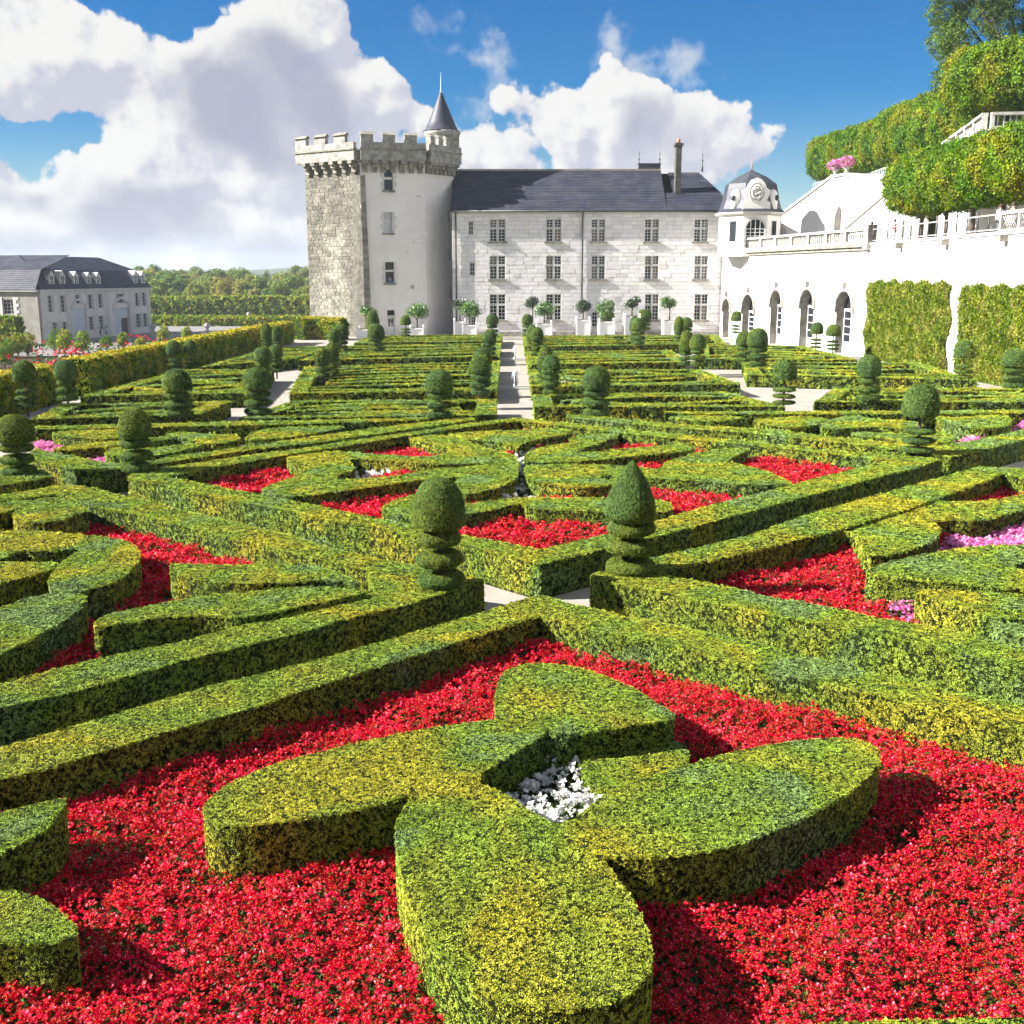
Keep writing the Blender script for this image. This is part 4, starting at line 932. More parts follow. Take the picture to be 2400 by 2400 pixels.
def ashlar(F, u0, u1, z0, z1, holes, mat, parent, bw=.85, bh=.42, seed=1, proud=.035, lo=.78, hi=1.08, gap=.02, stain=None, name='ashlar_blocks', keep=1.0):
    r = random.Random(seed); mb = MB(); z = z0; row = 0
    while z < z1 - .05:
        h = min(bh * r.uniform(.9, 1.1), z1 - z); u = u0 - (bw * .5 if row % 2 else 0)
        while u < u1 - .02:
            w = bw * r.uniform(.75, 1.3); a, c = max(u, u0), min(u + w, u1); u += w
            if c - a < .12: continue
            if r.random() > keep: continue
            for e in cells(a, c, z, z + h, [q for q in holes if q[0] - .02 < c and q[1] + .02 > a and q[2] - .02 < z + h and q[3] + .02 > z]):
                if e[1] - e[0] < .1 or e[3] - e[2] < .1: continue
                t = r.uniform(lo, hi)
                if stain: t *= stain((e[0] + e[1]) / 2, (e[2] + e[3]) / 2, r)
                p = proud * r.uniform(.5, 1.2); g = gap / 2
                A, B, Z, T_ = e[0] + g, e[1] - g, e[2] + g, e[3] - g
                mb.add([F.P(A, 0, Z), F.P(B, 0, Z), F.P(B, 0, T_), F.P(A, 0, T_), F.P(A + .012, p, Z + .012), F.P(B - .012, p, Z + .012), F.P(B - .012, p, T_ - .012), F.P(A + .012, p, T_ - .012)],
                       [(4, 5, 6, 7), (0, 1, 5, 4), (1, 2, 6, 5), (2, 3, 7, 6), (3, 0, 4, 7)], (t, t * r.uniform(.97, 1.0), t * r.uniform(.92, 1.0)))
        z += h; row += 1
    o = mb.build(name, mat, parent); o['kind'] = 'stuff'; return o
def window(F, rc, parent, cols=2, rows=2, split=.42, depth=.32, sill=True, glass='glass', bars=(2, 3), frame='tuffeau_plain', cross=.16, sash='white_paint', n1=0.0, name='window', blind=0.0):
    a, c, z, t = rc
    o = MB()
    w = c - a; h = t - z
    if cols == 2: o.fbox(F, a + w / 2 - cross / 2, a + w / 2 + cross / 2, z, t, n1 - .28, n1 - .06)
    zm = z + h * (1 - split) if rows == 2 else t
    if rows == 2:
        if cols == 2: o.fbox(F, a, a + w / 2 - cross / 2, zm - cross / 2, zm + cross / 2, n1 - .28, n1 - .06); o.fbox(F, a + w / 2 + cross / 2, c, zm - cross / 2, zm + cross / 2, n1 - .28, n1 - .06)
        else: o.fbox(F, a, c, zm - cross / 2, zm + cross / 2, n1 - .28, n1 - .06)
    if not o.v: o.fbox(F, a, c, t - .06, t, n1 - .28, n1 - .05)
    wo_ = o.build(name, frame, parent)
    us = [(a, a + w / 2 - cross / 2), (a + w / 2 + cross / 2, c)] if cols == 2 else [(a, c)]
    zs = [(z, zm - cross / 2), (zm + cross / 2, t)] if rows == 2 else [(z, t)]
    for (p, q) in us:
        for k, (y, x) in enumerate(zs):
            g = MB(); g.add([F.P(p, n1 - depth, y), F.P(q, n1 - depth, y), F.P(q, n1 - depth, x), F.P(p, n1 - depth, x)], [(0, 1, 2, 3)]); g.build('pane', 'blind_glass' if rnd.random() < blind else glass, wo_)
            if bars:
                s = MB(); f = .05
                s.fbox(F, p, p + f, y, x, n1 - depth + .01, n1 - depth + .06); s.fbox(F, q - f, q, y, x, n1 - depth + .01, n1 - depth + .06)
                s.fbox(F, p + f, q - f, y, y + f, n1 - depth + .01, n1 - depth + .06); s.fbox(F, p + f, q - f, x - f, x, n1 - depth + .01, n1 - depth + .06)
                nb_ = max(1, bars[1] if k == 0 else bars[1] - 1)
                for i in range(1, bars[0]): e = p + (q - p) * i / bars[0]; s.fbox(F, e - .02, e + .02, y + f, x - f, n1 - depth + .012, n1 - depth + .05)
                for i in range(1, nb_): e = y + (x - y) * i / nb_; s.fbox(F, p + f, q - f, e - .02, e + .02, n1 - depth + .014, n1 - depth + .048)
                s.build('sash', sash, wo_)
    if sill:
        s = MB(); s.fbox(F, a - .22, c + .22, z - .2, z - .01, n1 - .05, n1 + .18); s.build('sill', 'old_stone_trim', wo_)
    return wo_
def quad_roof(pts, mat, parent, name='roof', rows=None, seed=3, lift=.04):
    """pts: eave-left, eave-right, ridge-right, ridge-left; slates laid in rows"""
    p = [Vector(q) for q in pts]; mb = MB()
    if not rows: mb.add(p, [(0, 1, 2, 3)]); return mb.build(name, mat, parent)
    r = random.Random(seed); nrm = (p[1] - p[0]).cross(p[3] - p[0]).normalized()
    L_ = (p[1] - p[0]).length
    for i in range(rows):
        t0, t1 = i / rows, (i + 1) / rows
        a, c = p[0].lerp(p[3], t0), p[1].lerp(p[2], t0); d, e = p[0].lerp(p[3], min(1, t1 + .01)), p[1].lerp(p[2], min(1, t1 + .01))
        n = max(2, int((c - a).length / 1.3)); off = r.random() / n
        for j in range(n):
            s0, s1 = j / n, (j + 1) / n; tn = r.uniform(.82, 1.2)
            mb.add([a.lerp(c, s0) + nrm * lift, a.lerp(c, s1) + nrm * lift, d.lerp(e, s1), d.lerp(e, s0)], [(0, 1, 2, 3)], tn)
            mb.add([a.lerp(c, s0), a.lerp(c, s1), a.lerp(c, s1) + nrm * lift, a.lerp(c, s0) + nrm * lift], [(0, 1, 2, 3)], tn * .6)
    return mb.build(name, mat, parent)

# ------------------------------------------------------------------ chateau wing
WY = 124.0
W0 = PY(1062, 775, WY); W1 = PY(1694, 775, WY)
wing = empty('chateau_wing', ((W0.x + W1.x) / 2, WY, 0), 'long white stone chateau wing with slate roof and cross windows', 'building')
FW = Frame((W0.x, WY), (W1.x, WY), 0)
zE = PY(1300, 495, WY).z
wins = []
ROWS = [(514, 566), (600, 654), (690, 750)]
COLS = [(1148, 1184), (1280, 1315), (1386, 1418), (1511, 1544), (1627, 1659)]
for i, (r0, r1) in enumerate(ROWS):
    for j, (c0, c1) in enumerate(COLS):
        if i == 2 and j == 2: continue
        wins.append((FW.rect(c0, r0, c1, r1), 2, 2))
for q in ((1098, 519, 1109, 550), (1101, 616, 1112, 646)): wins.append((FW.rect(*q), 1, 1))
door = FW.rect(1387, 730, 1400, 773); door = (door[0], door[1], 0.05, door[3])
door2 = FW.rect(1104, 742, 1115, 773); door2 = (door2[0], door2[1], 0.05, door2[3])
holes = [w_[0] for w_ in wins] + [door, door2]
wall(FW, 0, FW.L, -.2, zE, holes, 'mortar', wing)
def st_w(u, z, r): return .72 if (z < .9 and r.random() < .7) else (.82 if r.random() < .06 else 1.0)
ashlar(FW, 0, FW.L, -.1, zE - .3, holes, 'tuffeau', wing, .95, .43, 4, .03, .90, 1.06, .022, st_w)
for k, (rc, c, rr) in enumerate(wins): window(FW, rc, wing, c, rr, .40, glass='glass', bars=(2, 4) if c == 2 else (2, 3), blind=.28, sill=c == 2)
for d_ in (door, door2):
    mb = MB(); mb.fbox(FW, d_[0], d_[1], d_[2], d_[3], -.3, -.22); do = mb.build('door', 'white_paint', wing)
    w_ = (d_[1] - d_[0]); hh = d_[3] - d_[2]
    for i in range(2):
        for j in range(4):
            mb = MB(); u0 = d_[0] + w_ * (.1 + .42 * i); z0 = d_[2] + hh * (.4 + .145 * j); mb.fbox(FW, u0, u0 + w_ * .36, z0, z0 + hh * .12, -.222, -.21); mb.build('pane', 'glass', do)
mb = MB(); mb.fbox(FW, -.1, FW.L + .1, zE - .3, zE - .08, -.2, .12); mb.fbox(FW, -.1, FW.L + .1, zE - .08, zE + .05, -.2, .3); mb.build('cornice', 'tuffeau_plain', wing)
mb = MB(); mb.tube([FW.P(-.2, .42, zE - .02), FW.P(FW.L, .42, zE - .02)], .11, 8); mb.build('gutter', 'iron', wing)
mb = MB(); mb.fbox(FW, 0, FW.L, -.1, .55, 0.02, .16); mb.build('plinth', 'weathered', wing)
for (u, v0, v1) in ((1068, 500, 772), (1366, 500, 735), (1695, 500, 575)):
    a = FW.px(u, v0); e = FW.px(u, v1); mb = MB(); mb.tube([FW.P(a[0], .4, zE - .1), FW.P(a[0], .16, zE - .9), FW.P(a[0], .16, max(.1, e[1]))], .085, 8); mb.build('drainpipe', 'iron', wing)
RD = 6.0; rz_ = PY(1300, 399, WY + RD).z
def rp(u, y, z): return FW.P(u, -y, z)
uS = FW.px(1564, 450)[0]
quad_roof([rp(-.1, -.35, zE), rp(uS, -.35, zE), rp(uS, RD, rz_), rp(-.1, RD, rz_)], 'slate_row', wing, 'roof', 26, 5)
uh = FW.px(1600, 450)[0]; uR = FW.L
zl = zE + (rz_ - zE) * .44; yl = RD * .44
quad_roof([rp(uS, -.35, zE), rp(uR + .3, -.35, zE), rp(uR - .3, yl, zl), rp(uS, yl, zl)], 'slate_row', wing, 'roof', 12, 6)
quad_roof([rp(uS + 1, yl - .1, zl - .1), rp(uR - .3, yl, zl), rp(uR - 2.0, RD + 1.5, rz_ - .15), rp(uS + 1, RD + 1.5, rz_ - .15)], 'slate_row', wing, 'roof', 14, 8)
mb = MB(); mb.add([rp(uS, -.3, zE), rp(uS, RD, rz_), rp(uS, RD * 2, zE)], [(0, 1, 2)]); mb.add([rp(uR - .3, yl, zl), rp(uR + .3, RD * 2, zE), rp(uR - 2, RD + 1.5, rz_ - .15)], [(0, 1, 2)])
mb.add([rp(0, RD, rz_), rp(uR - 2, RD + 1.5, rz_ - .3), rp(uR, RD * 2, zE), rp(0, RD * 2, zE)], [(0, 1, 2, 3)]); mb.build('rear_roof', 'slate', wing)
mb = MB(); mb.fbox(FW, 0, FW.L, 0, zE, -RD * 2, -RD * 2 + .3); mb.fbox(FW, FW.L - .3, FW.L, 0, zE, -RD * 2, -.7); mb.build('rear_wall', 'tuffeau_plain', wing)
for i in range(46):
    u = uS * i / 46; mb = MB(); mb.fbox(FW, u, u + uS / 46 * .93, rz_ - .08, rz_ + .13, -RD - .16, -RD + .16); mb.build('ridge_tile', 'ridge_tile', wing)
mb = MB(); mb.fbox(FW, uS + 1, uR - 2, rz_ - .3, rz_ - .1, -RD - 1.62, -RD - 1.38); mb.build('ridge', 'ridge_tile', wing)
a = FW.px(1511, 400)[0]; c = FW.px(1564, 400)[0]
mb = MB(); mb.fbox(FW, a, c, rz_ + .05, rz_ + .62, -RD - .5, -RD + .1); mb.fbox(FW, a - .1, c + .1, rz_ + .62, rz_ + .75, -RD - .55, -RD + .15); mb.build('ridge_parapet', 'lead', wing)
for u in (a + .05, c - .05, FW.px(1673, 400)[0]):
    mb = MB(); P_ = FW.P(u, -RD - (.2 if u < uR - 3 else 1.5), rz_); mb.lathe([(.12, 0), (.10, .5), (.05, .6), (.04, 1.1), (.14, 1.2), (.04, 1.3), (.03, 1.7), (.09, 1.8), (.02, 1.9), (.01, 2.3)], 8, P_.x, P_.y, P_.z); mb.build('finial', 'lead', wing)
ch = FW.rect(1581, 332, 1597, 437, -3.0); mb = MB(); mb.fbox(FW, ch[0], ch[1], zE + 1, ch[3] - .5, -3.6, -2.4); ck = mb.build('chimney', 'chimney_stone', wing)
mb = MB(); mb.fbox(FW, ch[0] - .15, ch[1] + .15, ch[3] - .5, ch[3] - .2, -3.75, -2.25); mb.build('cap', 'chimney_stone', ck)
P_ = FW.P((ch[0] + ch[1]) / 2, -3, ch[3] - .2); mb = MB(); mb.lathe([(.22, 0), (.18, .3), (.2, .5)], 10, P_.x, P_.y, P_.z); mb.build('chimney_pot', 'terracotta', ck)

# ------------------------------------------------------------------ donjon tower
TA = PY(726, 700, 127.7); TK = PY(852, 700, 123.2); TB = PY(1000, 700, 125.0); TC = PY(1066, 700, 128.5)
tower = empty('tower', (-12.5, 126, 0), 'old square stone keep with battlements and a pointed slate turret', 'tower')
FT1 = Frame((TA.x, 127.7), (TK.x, 123.2)); FT2 = Frame((TK.x, 123.2), (TB.x, 125.0)); FT3 = Frame((TB.x, 125.0), (TC.x, 128.5)); FT4 = Frame((TC.x, 128.5), (TC.x - .5, 141)); FT5 = Frame((TA.x, 139), (TA.x, 127.7))
zT = PY(852, 400, 123.2).z; zP = PY(852, 352, 123.2).z; zM = PY(852, 334, 123.2).z; zTop = PY(852, 312, 123.2).z
wall(FT1, 0, FT1.L, -.5, zT + .8, [], 'mortar', tower)
def st_t(u, z, r):
    k = 1.0 if z > 3 else .95
    if 2.6 < u < 5.2 and z < 11: k *= 1.25 if r.random() < .75 else .8
    if z > 12 or u > 5.8 or u < 1.5: k *= .78
    return k
ashlar(FT1, 0, FT1.L, -.3, zT + .6, [], 'old_stone', tower, .62, .36, 9, .05, .68, 1.12, .035, st_t)
tw = [FT2.rect(901, 397, 920, 446), FT2.rect(901, 497, 919, 546), FT2.rect(904, 614, 923, 663)]
td = FT2.rect(909, 727, 925, 792); td = (td[0], td[1], .1, td[3])
wall(FT2, 0, FT2.L, -.5, zT + .8, tw + [td], 'render_wall', tower)
sl_ = [FT3.rect(1051, 492, 1057, 520), FT3.rect(1053, 583, 1059, 612), FT3.rect(1055, 672, 1061, 700)]
wall(FT3, 0, FT3.L, -.5, zT + .8, sl_, 'render_wall', tower); wall(FT4, 0, FT4.L, -.5, zT + .8, [], 'render_wall', tower); wall(FT5, 0, FT5.L, -.5, zT + .8, [], 'weathered', tower)
for k, rc in enumerate(tw):
    w_ = window(FT2, rc, tower, 1, 2, .42, cross=.22, bars=None, depth=.42, glass='glass' if k != 1 else 'shutter', sill=True, frame='tuffeau_plain', name='window')
    for q in range(5):                                    # quoins round the opening
        hgt = (rc[3] - rc[2]) / 5
        for sd in (-1, 1):
            ext = .42 if q % 2 else .24; e = (rc[0] - ext, rc[0] - .01) if sd < 0 else (rc[1] + .01, rc[1] + ext); mb = MB(); mb.fbox(FT2, e[0], e[1], rc[2] + q * hgt + .01, rc[2] + (q + 1) * hgt - .01, -.05, .03); mb.build('quoin', 'tuffeau_plain', w_)
for rc in sl_: window(FT3, rc, tower, 1, 1, bars=None, sill=False, depth=.4)
mb = MB(); mb.fbox(FT2, td[0], td[1], .1, td[2] + (td[3] - td[2]) * .72, -.35, -.27); do = mb.build('door', 'white_paint', tower)
for i in range(2):
    mb = MB(); w_ = td[1] - td[0]; mb.fbox(FT2, td[0] + w_ * (.14 + .38 * i), td[0] + w_ * (.46 + .38 * i), td[2] + (td[3] - td[2]) * .36, td[2] + (td[3] - td[2]) * .66, -.272, -.26); mb.build('pane', 'glass', do)
mb = MB(); zd = td[2] + (td[3] - td[2]) * .72; mb.fbox(FT2, td[0] - .1, td[1] + .1, zd, zd + .2, -.3, .05); mb.build('lintel', 'tuffeau_plain', tower)
mb = MB(); mb.fbox(FT2, td[0], td[1], zd + .2, td[3], -.36, -.34); mb.build('pane', 'glass', tower)
# corner buttress between the stone face and the rendered face, sloping outwards at the foot
mb = MB(); k_ = FT1.P(FT1.L, 0, 0)
mb.hexa([FT1.P(FT1.L - .9, -.2, -.3), FT1.P(FT1.L - .9, .75, -.3), FT2.P(.75, .75, -.3), FT2.P(.75, -.2, -.3), FT1.P(FT1.L - .75, -.2, zT - .4), FT1.P(FT1.L - .75, .12, zT - .4), FT2.P(.5, .12, zT - .4), FT2.P(.5, -.2, zT - .4)])
mb.build('buttress', 'old_stone_trim', tower)
r = random.Random(5)
for i in range(44):
    z0 = i * (zT - .5) / 44; z1 = (i + 1) * (zT - .5) / 44 - .02; e = .12 + .63 * (1 - i / 44) + .03; w_ = .5 + .25 * (1 - i / 44)
    mb = MB(); mb.hexa([FT2.P(.0, e - .06, z0), FT2.P(.0, e, z0), FT2.P(w_, e, z0), FT2.P(w_, e - .06, z0), FT2.P(.0, e - .075, z1), FT2.P(.0, e - .012, z1), FT2.P(w_, e - .012, z1), FT2.P(w_, e - .075, z1)], r.uniform(.75, 1.15)); mb.build('stone', 'old_stone', tower)
mb = MB()
for i in range(60):                                      # scattered bare stones showing through the render
    u = r.uniform(1.2, FT2.L - .5); z = r.uniform(1, zT - 2)
    if any(q[0] - 1 < u < q[1] + .6 and q[2] - .6 < z < q[3] + .4 for q in tw + [td]): continue
    if i % 3: u = r.uniform(FT2.L * .62, FT2.L - .6)
    mb.fbox(FT2, u, u + r.uniform(.3, .8), z, z + r.uniform(.2, .36), -.02, .012, r.uniform(.95, 1.1))
st = mb.build('bare_stones', 'white_wall', tower); st['kind'] = 'stuff'
# machicolation: corbels, parapet, merlons
for F, n in ((FT1, 6), (FT2, 7), (FT3, 7)):
    nn_ = n
    for i in range(nn_):
        u = F.L * (i + .5) / nn_; mb = MB()
        for lv, (w2, out, za, zb_) in enumerate(((.26, .35, zT - .15, zT + .38), (.28, .65, zT + .38, zT + .72), (.3, .95, zT + .72, zT + 1.05))):
            mb.fbox(F, u - w2, u + w2, za, zb_ - .01, -.05, out)
        mb.build('corbel', 'old_stone_trim', tower)
    e0 = -.45 if F is FT1 else 0; e1 = F.L + (.3 if F is FT3 else 0)
    mb = MB(); mb.fbox(F, e0, e1, zT + 1.05, zP, .45, .95); mb.build('parapet_base', 'weathered', tower)
    mb = MB(); mb.fbox(F, e0 - .1, e1 + .05, zP, zP + .16, .4, 1.08); mb.build('string_course', 'old_stone_trim', tower)
    mb = MB(); mb.fbox(F, e0, e1, zP + .16, zM, .5, .95); mb.build('parapet', 'weathered', tower)
    nm = 3 if F is FT1 else (3 if F is FT2 else 4)
    for i in range(nm):
        L2 = e1 - e0; u0 = e0 + L2 * (i + .02) / nm; u1 = e0 + L2 * (i + (.58 if F is not FT3 else .5)) / nm
        mb = MB(); mb.fbox(F, u0, u1, zM, zTop - .2, .5, .95); me_ = mb.build('merlon', 'weathered', tower)
        mb = MB(); zc_ = zTop - .2; mb.add([F.P(u0 - .08, .35, zc_), F.P(u1 + .08, .35, zc_), F.P(u1 + .08, 1.12, zc_), F.P(u0 - .08, 1.12, zc_), F.P(u0 - .04, .55, zc_ + .34), F.P(u1 + .04, .55, zc_ + .34)], [(3, 2, 1, 0), (0, 1, 5, 4), (2, 3, 4, 5), (1, 2, 5), (3, 0, 4)]); mb.build('coping', 'old_stone_trim', me_)
mb = MB(); ftop = [FT1.P(-.3, .5, zP), FT1.P(FT1.L, .5, zP), FT2.P(FT2.L, .5, zP), FT3.P(FT3.L, .5, zP), Vector((TC.x, 141, zP)), Vector((TA.x, 139, zP))]
mb.add(ftop, [tuple(range(6))]); mb.build('deck', 'weathered', tower)
Y_ = 128.5; tp = PY(1037, 330, Y_); R_ = (1078 - 997) / 2 / FOC * Y_ * .93
mb = MB(); mb.lathe([(R_, 0), (R_, PY(1037, 318, Y_).z - zP + .0), (R_ * 1.06, PY(1037, 316, Y_).z - zP), (R_ * 1.08, PY(1037, 308, Y_).z - zP)], 24, tp.x, tp.y, zP); tu = mb.build('turret', 'weathered', tower)
z0 = PY(1037, 308, Y_).z; z1 = PY(1033, 212, Y_).z
prof = [(R_ * 1.1, 0), (R_ * .98, .12), (R_ * .78, (z1 - z0) * .22)] + [(R_ * .78 * (1 - t) + .03 * t, (z1 - z0) * (.22 + .78 * t)) for t in (.15, .3, .45, .6, .75, .9, 1)]
mb = MB(); mb.lathe(prof, 24, tp.x - .1, tp.y, z0); sp = mb.build('spire', 'slate', tower)
mb = MB(); mb.lathe([(.16, -.5), (.10, 0), (.05, .35), (.04, .9), (.01, 1.9)], 8, tp.x - .1, tp.y, z1); mb.build('finial', 'pale_blue_paint', sp)

# ------------------------------------------------------------------ right side: arcade wall, terrace, ramp
T1 = 9.1
aF = (PY(1690, 700, 123.6).x, 123.6); aN = (29.0, 93.0); aE = (30.6, 36.0)
FA = Frame(aF, aN); FI = Frame(aN, aE)
arc = empty('arcade_wall', (27.5, 115, 0), 'white arcade wall with arched doorways under the terrace balustrade', 'wall')
AR = [(1693, 700, 1710, 770, 738), (1738, 690, 1766, 778, 730), (1803, 680, 1829, 792, 716), (1872, 678, 1903, 803, 722), (1955, 682, 1992, 819, 728)]
ah = []
for (u0, vt, u1, vb, vs_) in AR:
    a = FA.px(u0, vb)[0]; c = FA.px(u1, vb)[0]; t = FA.px((u0 + u1) / 2, vt)[1]; ah.append((a, c, 0.0, t))
AL = FA.L
def arch_wall(F, L, z1, hs, parent):
    mb = MB(); x = 0
    for (a, c, z, t) in hs:
        mb.add([F.P(x, 0, -.3), F.P(a, 0, -.3), F.P(a, 0, z1), F.P(x, 0, z1)], [(0, 1, 2, 3)]); x = c
        R = (c - a) / 2; zs = t - R * 1.15; n = 12; pts = [(a + R - R * cos(pi * i / n), zs + R * 1.15 * sin(pi * i / n) ** .85) for i in range(n + 1)]
        for i in range(n):
            p, q = pts[i], pts[i + 1]
            mb.add([F.P(p[0], 0, p[1]), F.P(q[0], 0, q[1]), F.P(q[0], 0, z1), F.P(p[0], 0, z1)], [(0, 1, 2, 3)])
    mb.add([F.P(x, 0, -.3), F.P(L, 0, -.3), F.P(L, 0, z1), F.P(x, 0, z1)], [(0, 1, 2, 3)])
    return mb.build('wall', 'white_wall', parent)
arch_wall(FA, AL, T1, ah, arc)
for k, (a, c, z, t) in enumerate(ah):
    R = (c - a) / 2; zs = t - R * 1.15; n = 12
    pts = [(a, 0)] + [(a + R - R * cos(pi * i / n), zs + R * 1.15 * sin(pi * i / n) ** .85) for i in range(n + 1)] + [(c, 0)]
    mb = MB()
    for i in range(len(pts) - 1):
        p, q = pts[i], pts[i + 1]; mb.add([FA.P(p[0], 0, p[1]), FA.P(q[0], 0, q[1]), FA.P(q[0], -.9, q[1]), FA.P(p[0], -.9, p[1])], [(0, 3, 2, 1)])
    dw = mb.build('doorway', 'old_stone_trim', arc)
    mb = MB(); mb.add([FA.P(p[0], -.8, p[1]) for p in pts], [tuple(range(len(pts)))]); mb.build('pane', 'glass', dw)
    mb = MB(); m = (a + c) / 2
    for u in (a + .08, m, c - .08): mb.fbox(FA, u - .07, u + .07, 0, zs, -.78, -.7)
    mb.fbox(FA, a, c, zs - .1, zs + .1, -.78, -.68); mb.fbox(FA, m - .05, m + .05, zs + .1, t - .1, -.78, -.7)
    for i in range(4):
        zz = .9 + i * (zs - 1) / 4; mb.fbox(FA, a + .1, c - .1, zz, zz + .06, -.775, -.71)
    mb.fbox(FA, a + .1, c - .1, 0, .8, -.776, -.705); mb.build('door_leaf', 'white_paint', dw)
    mb = MB(); R2 = R + .28
    o1 = [(a + R - R2 * cos(pi * i / n), zs + R2 * 1.15 * sin(pi * i / n) ** .85) for i in range(n + 1)]; o0 = pts[1:-1]
    for i in range(n): mb.hexa([FA.P(o0[i][0], .0, o0[i][1]), FA.P(o0[i][0], .16, o0[i][1]), FA.P(o0[i + 1][0], .16, o0[i + 1][1]), FA.P(o0[i + 1][0], .0, o0[i + 1][1]), FA.P(o1[i][0], .0, o1[i][1]), FA.P(o1[i][0], .16, o1[i][1]), FA.P(o1[i + 1][0], .16, o1[i + 1][1]), FA.P(o1[i + 1][0], .0, o1[i + 1][1])])
    mb.fbox(FA, a + R - .16, a + R + .16, t + .3, t + .75, 0, .35)
    mb.fbox(FA, a - .4, a + .02, zs - .15, zs + .03, 0, .2); mb.fbox(FA, c - .02, c + .4, zs - .15, zs + .03, 0, .2); mb.build('hood_mould', 'weathered', dw)
for u in (1699, 1826):
    q = FA.px(u, 618); mb = MB(); P_ = FA.P(q[0], 0, q[1]); mb.fbox(FA, q[0] - .3, q[0] + .3, q[1] - .5, q[1] + .35, -.02, .02); mb.build('niche', 'weathered', arc)
mb = MB(); mb.fbox(FA, -.3, AL + .3, T1 - .25, T1 - .02, 0.01, .42); mb.fbox(FA, -.3, AL + .2, T1 - .5, T1 - .25, 0.01, .22); mb.build('cornice', 'old_stone_trim', arc)
bal_h = 1.25
def baluster_mesh():
    mb = MB(); mb.lathe([(.10, 0), (.10, .08), (.05, .14), (.10, .34), (.085, .5), (.045, .68), (.055, .74), (.09, .78), (.09, .84)], 8); return mb
_bm = None
def balustrade(F, u0, u1, z, label, bays, mat='balustrade_stone', n=.1, per=7):
    global _bm
    P0 = F.P((u0 + u1) / 2, n, z); root = empty('balustrade', P0, label, 'balustrade', 'stone balustrades')
    mb = MB(); mb.fbox(F, u0, u1, z, z + .2, n - .22, n + .22); mb.build('base', mat, root)
    mb = MB(); mb.fbox(F, u0, u1, z + 1.04, z + bal_h, n - .24, n + .24); mb.build('handrail', mat, root)
    for i in range(bays + 1):
        u = u0 + (u1 - u0) * i / bays; mb = MB(); mb.fbox(F, max(u - .26, u0), min(u + .26, u1), z + .2, z + 1.04, n - .2, n + .2); mb.build('pier', mat, root)
    first = None; tot = 0
    for i in range(bays):
        a = u0 + (u1 - u0) * i / bays + .3; c = u0 + (u1 - u0) * (i + 1) / bays - .3
        for j in range(per):
            p = F.P(a + (c - a) * (j + .5) / per, n, z + .2) - P0; tot += 1
            if _bm is None: ob = baluster_mesh().build('baluster', mat, root, True); _bm = ob.data
            else: ob = bpy.data.objects.new('baluster', _bm); COL.objects.link(ob); ob.parent = root
            ob.location = p
    return root
balustrade(FA, 0.0, AL, T1, 'long stone balustrade along the top of the arcade wall', 9, per=8)
mb = MB(); mb.fbox(FA, AL + .0, AL + .75, T1 - .5, T1 + 1.5, -.35, .45); pr = mb.build('stone_pier', 'weathered'); tag(pr, 'dark square stone pier where balustrade and iron railing meet', 'pier')
# retaining wall with ivy, and the terrace above it
rw = empty('retaining_wall', (29.8, 64, 0), 'tall white retaining wall carrying the ivy at right', 'wall')
mb = MB(); mb.fbox(FI, 0, FI.L, -.3, T1, -.6, -.01); mb.build('wall', 'white_wall', rw)
mb = MB(); mb.fbox(FI, .76, FI.L, T1 - .12, T1 + .06, -.5, .12); mb.build('coping', 'white_wall', rw)
for (u, v) in ((2114, 566), (2222, 558), (2360, 551)):
    q = FI.px(u, v); mb = MB(); mb.fbox(FI, q[0] - .25, q[0] + .25, T1 - .55, T1 - .2, 0, .5); mb.build('water_spout', 'old_stone_trim', rw)
def slab(F, u0, u1, z0, z1, name, label, seed):
    r = random.Random(seed); c = F.P((u0 + u1) / 2, 0, 0); nu, nz = max(6, int((u1 - u0) / .6)), 10; vs = []; fs = []
    for i in range(nu + 1):
        for j in range(nz + 1):
            u = u0 + (u1 - u0) * i / nu; z = z0 + (z1 - z0) * j / nz; e = .16 + .12 * (sin(u * 2.3 + z * 1.7) + sin(u * .9 - z * 2.9)) * .5
            if i in (0, nu) or j == nz: e = .03; 
            du = (.35 * sin(z * 1.9 + seed) if i in (0, nu) else 0); dz = (.18 * sin(u * 2.1) if j == nz else 0)
            vs.append(F.P(u + du, e, z + dz) - c)
    for i in range(nu):
        for j in range(nz): k = i * (nz + 1) + j; fs.append((k, k + nz + 1, k + nz + 2, k + 1))
    mb = MB(); mb.add(vs, fs); o = mb.build(name, 'hedge_core'); o.location = c; tag(o, label, 'ivy', 'ivy panels on the wall')
    Vn = np.array(mb.v); T = np.array([t for f in mb.f for t in ((f[0], f[1], f[2]), (f[0], f[2], f[3]))]); cw = np.array(c)
    q, nn = sample_tris(Vn, T, lambda a: np.full(len(a), 95.0)); nn = np.tile(np.array(F.n), (len(q), 1)) + np.array([0, 0, -.25]); nn += (nrs.normal(0, .2, nn.shape))
    k = in_view(q + cw); q, nn = q[k], nn[k]
    lift = np.abs(nrs.normal(0, .07, len(q)))
    scatter('leaf_cover', 'ivy', q + np.array(F.n) * lift[:, None], nn, nrs.uniform(.11, .21, len(q)), o, .35)
zi = FI.px(2100, 662)[1]
iu = [FI.px(2032, 800)[0], FI.px(2222, 800)[0], FI.px(2250, 800)[0]]
slab(FI, iu[0], iu[1], .1, zi, 'ivy', 'sunlit ivy panel next to the arcade doors', 1)
slab(FI, iu[2], iu[2] + 12, .1, zi - .15, 'ivy', 'sunlit ivy panel reaching the right edge', 2)
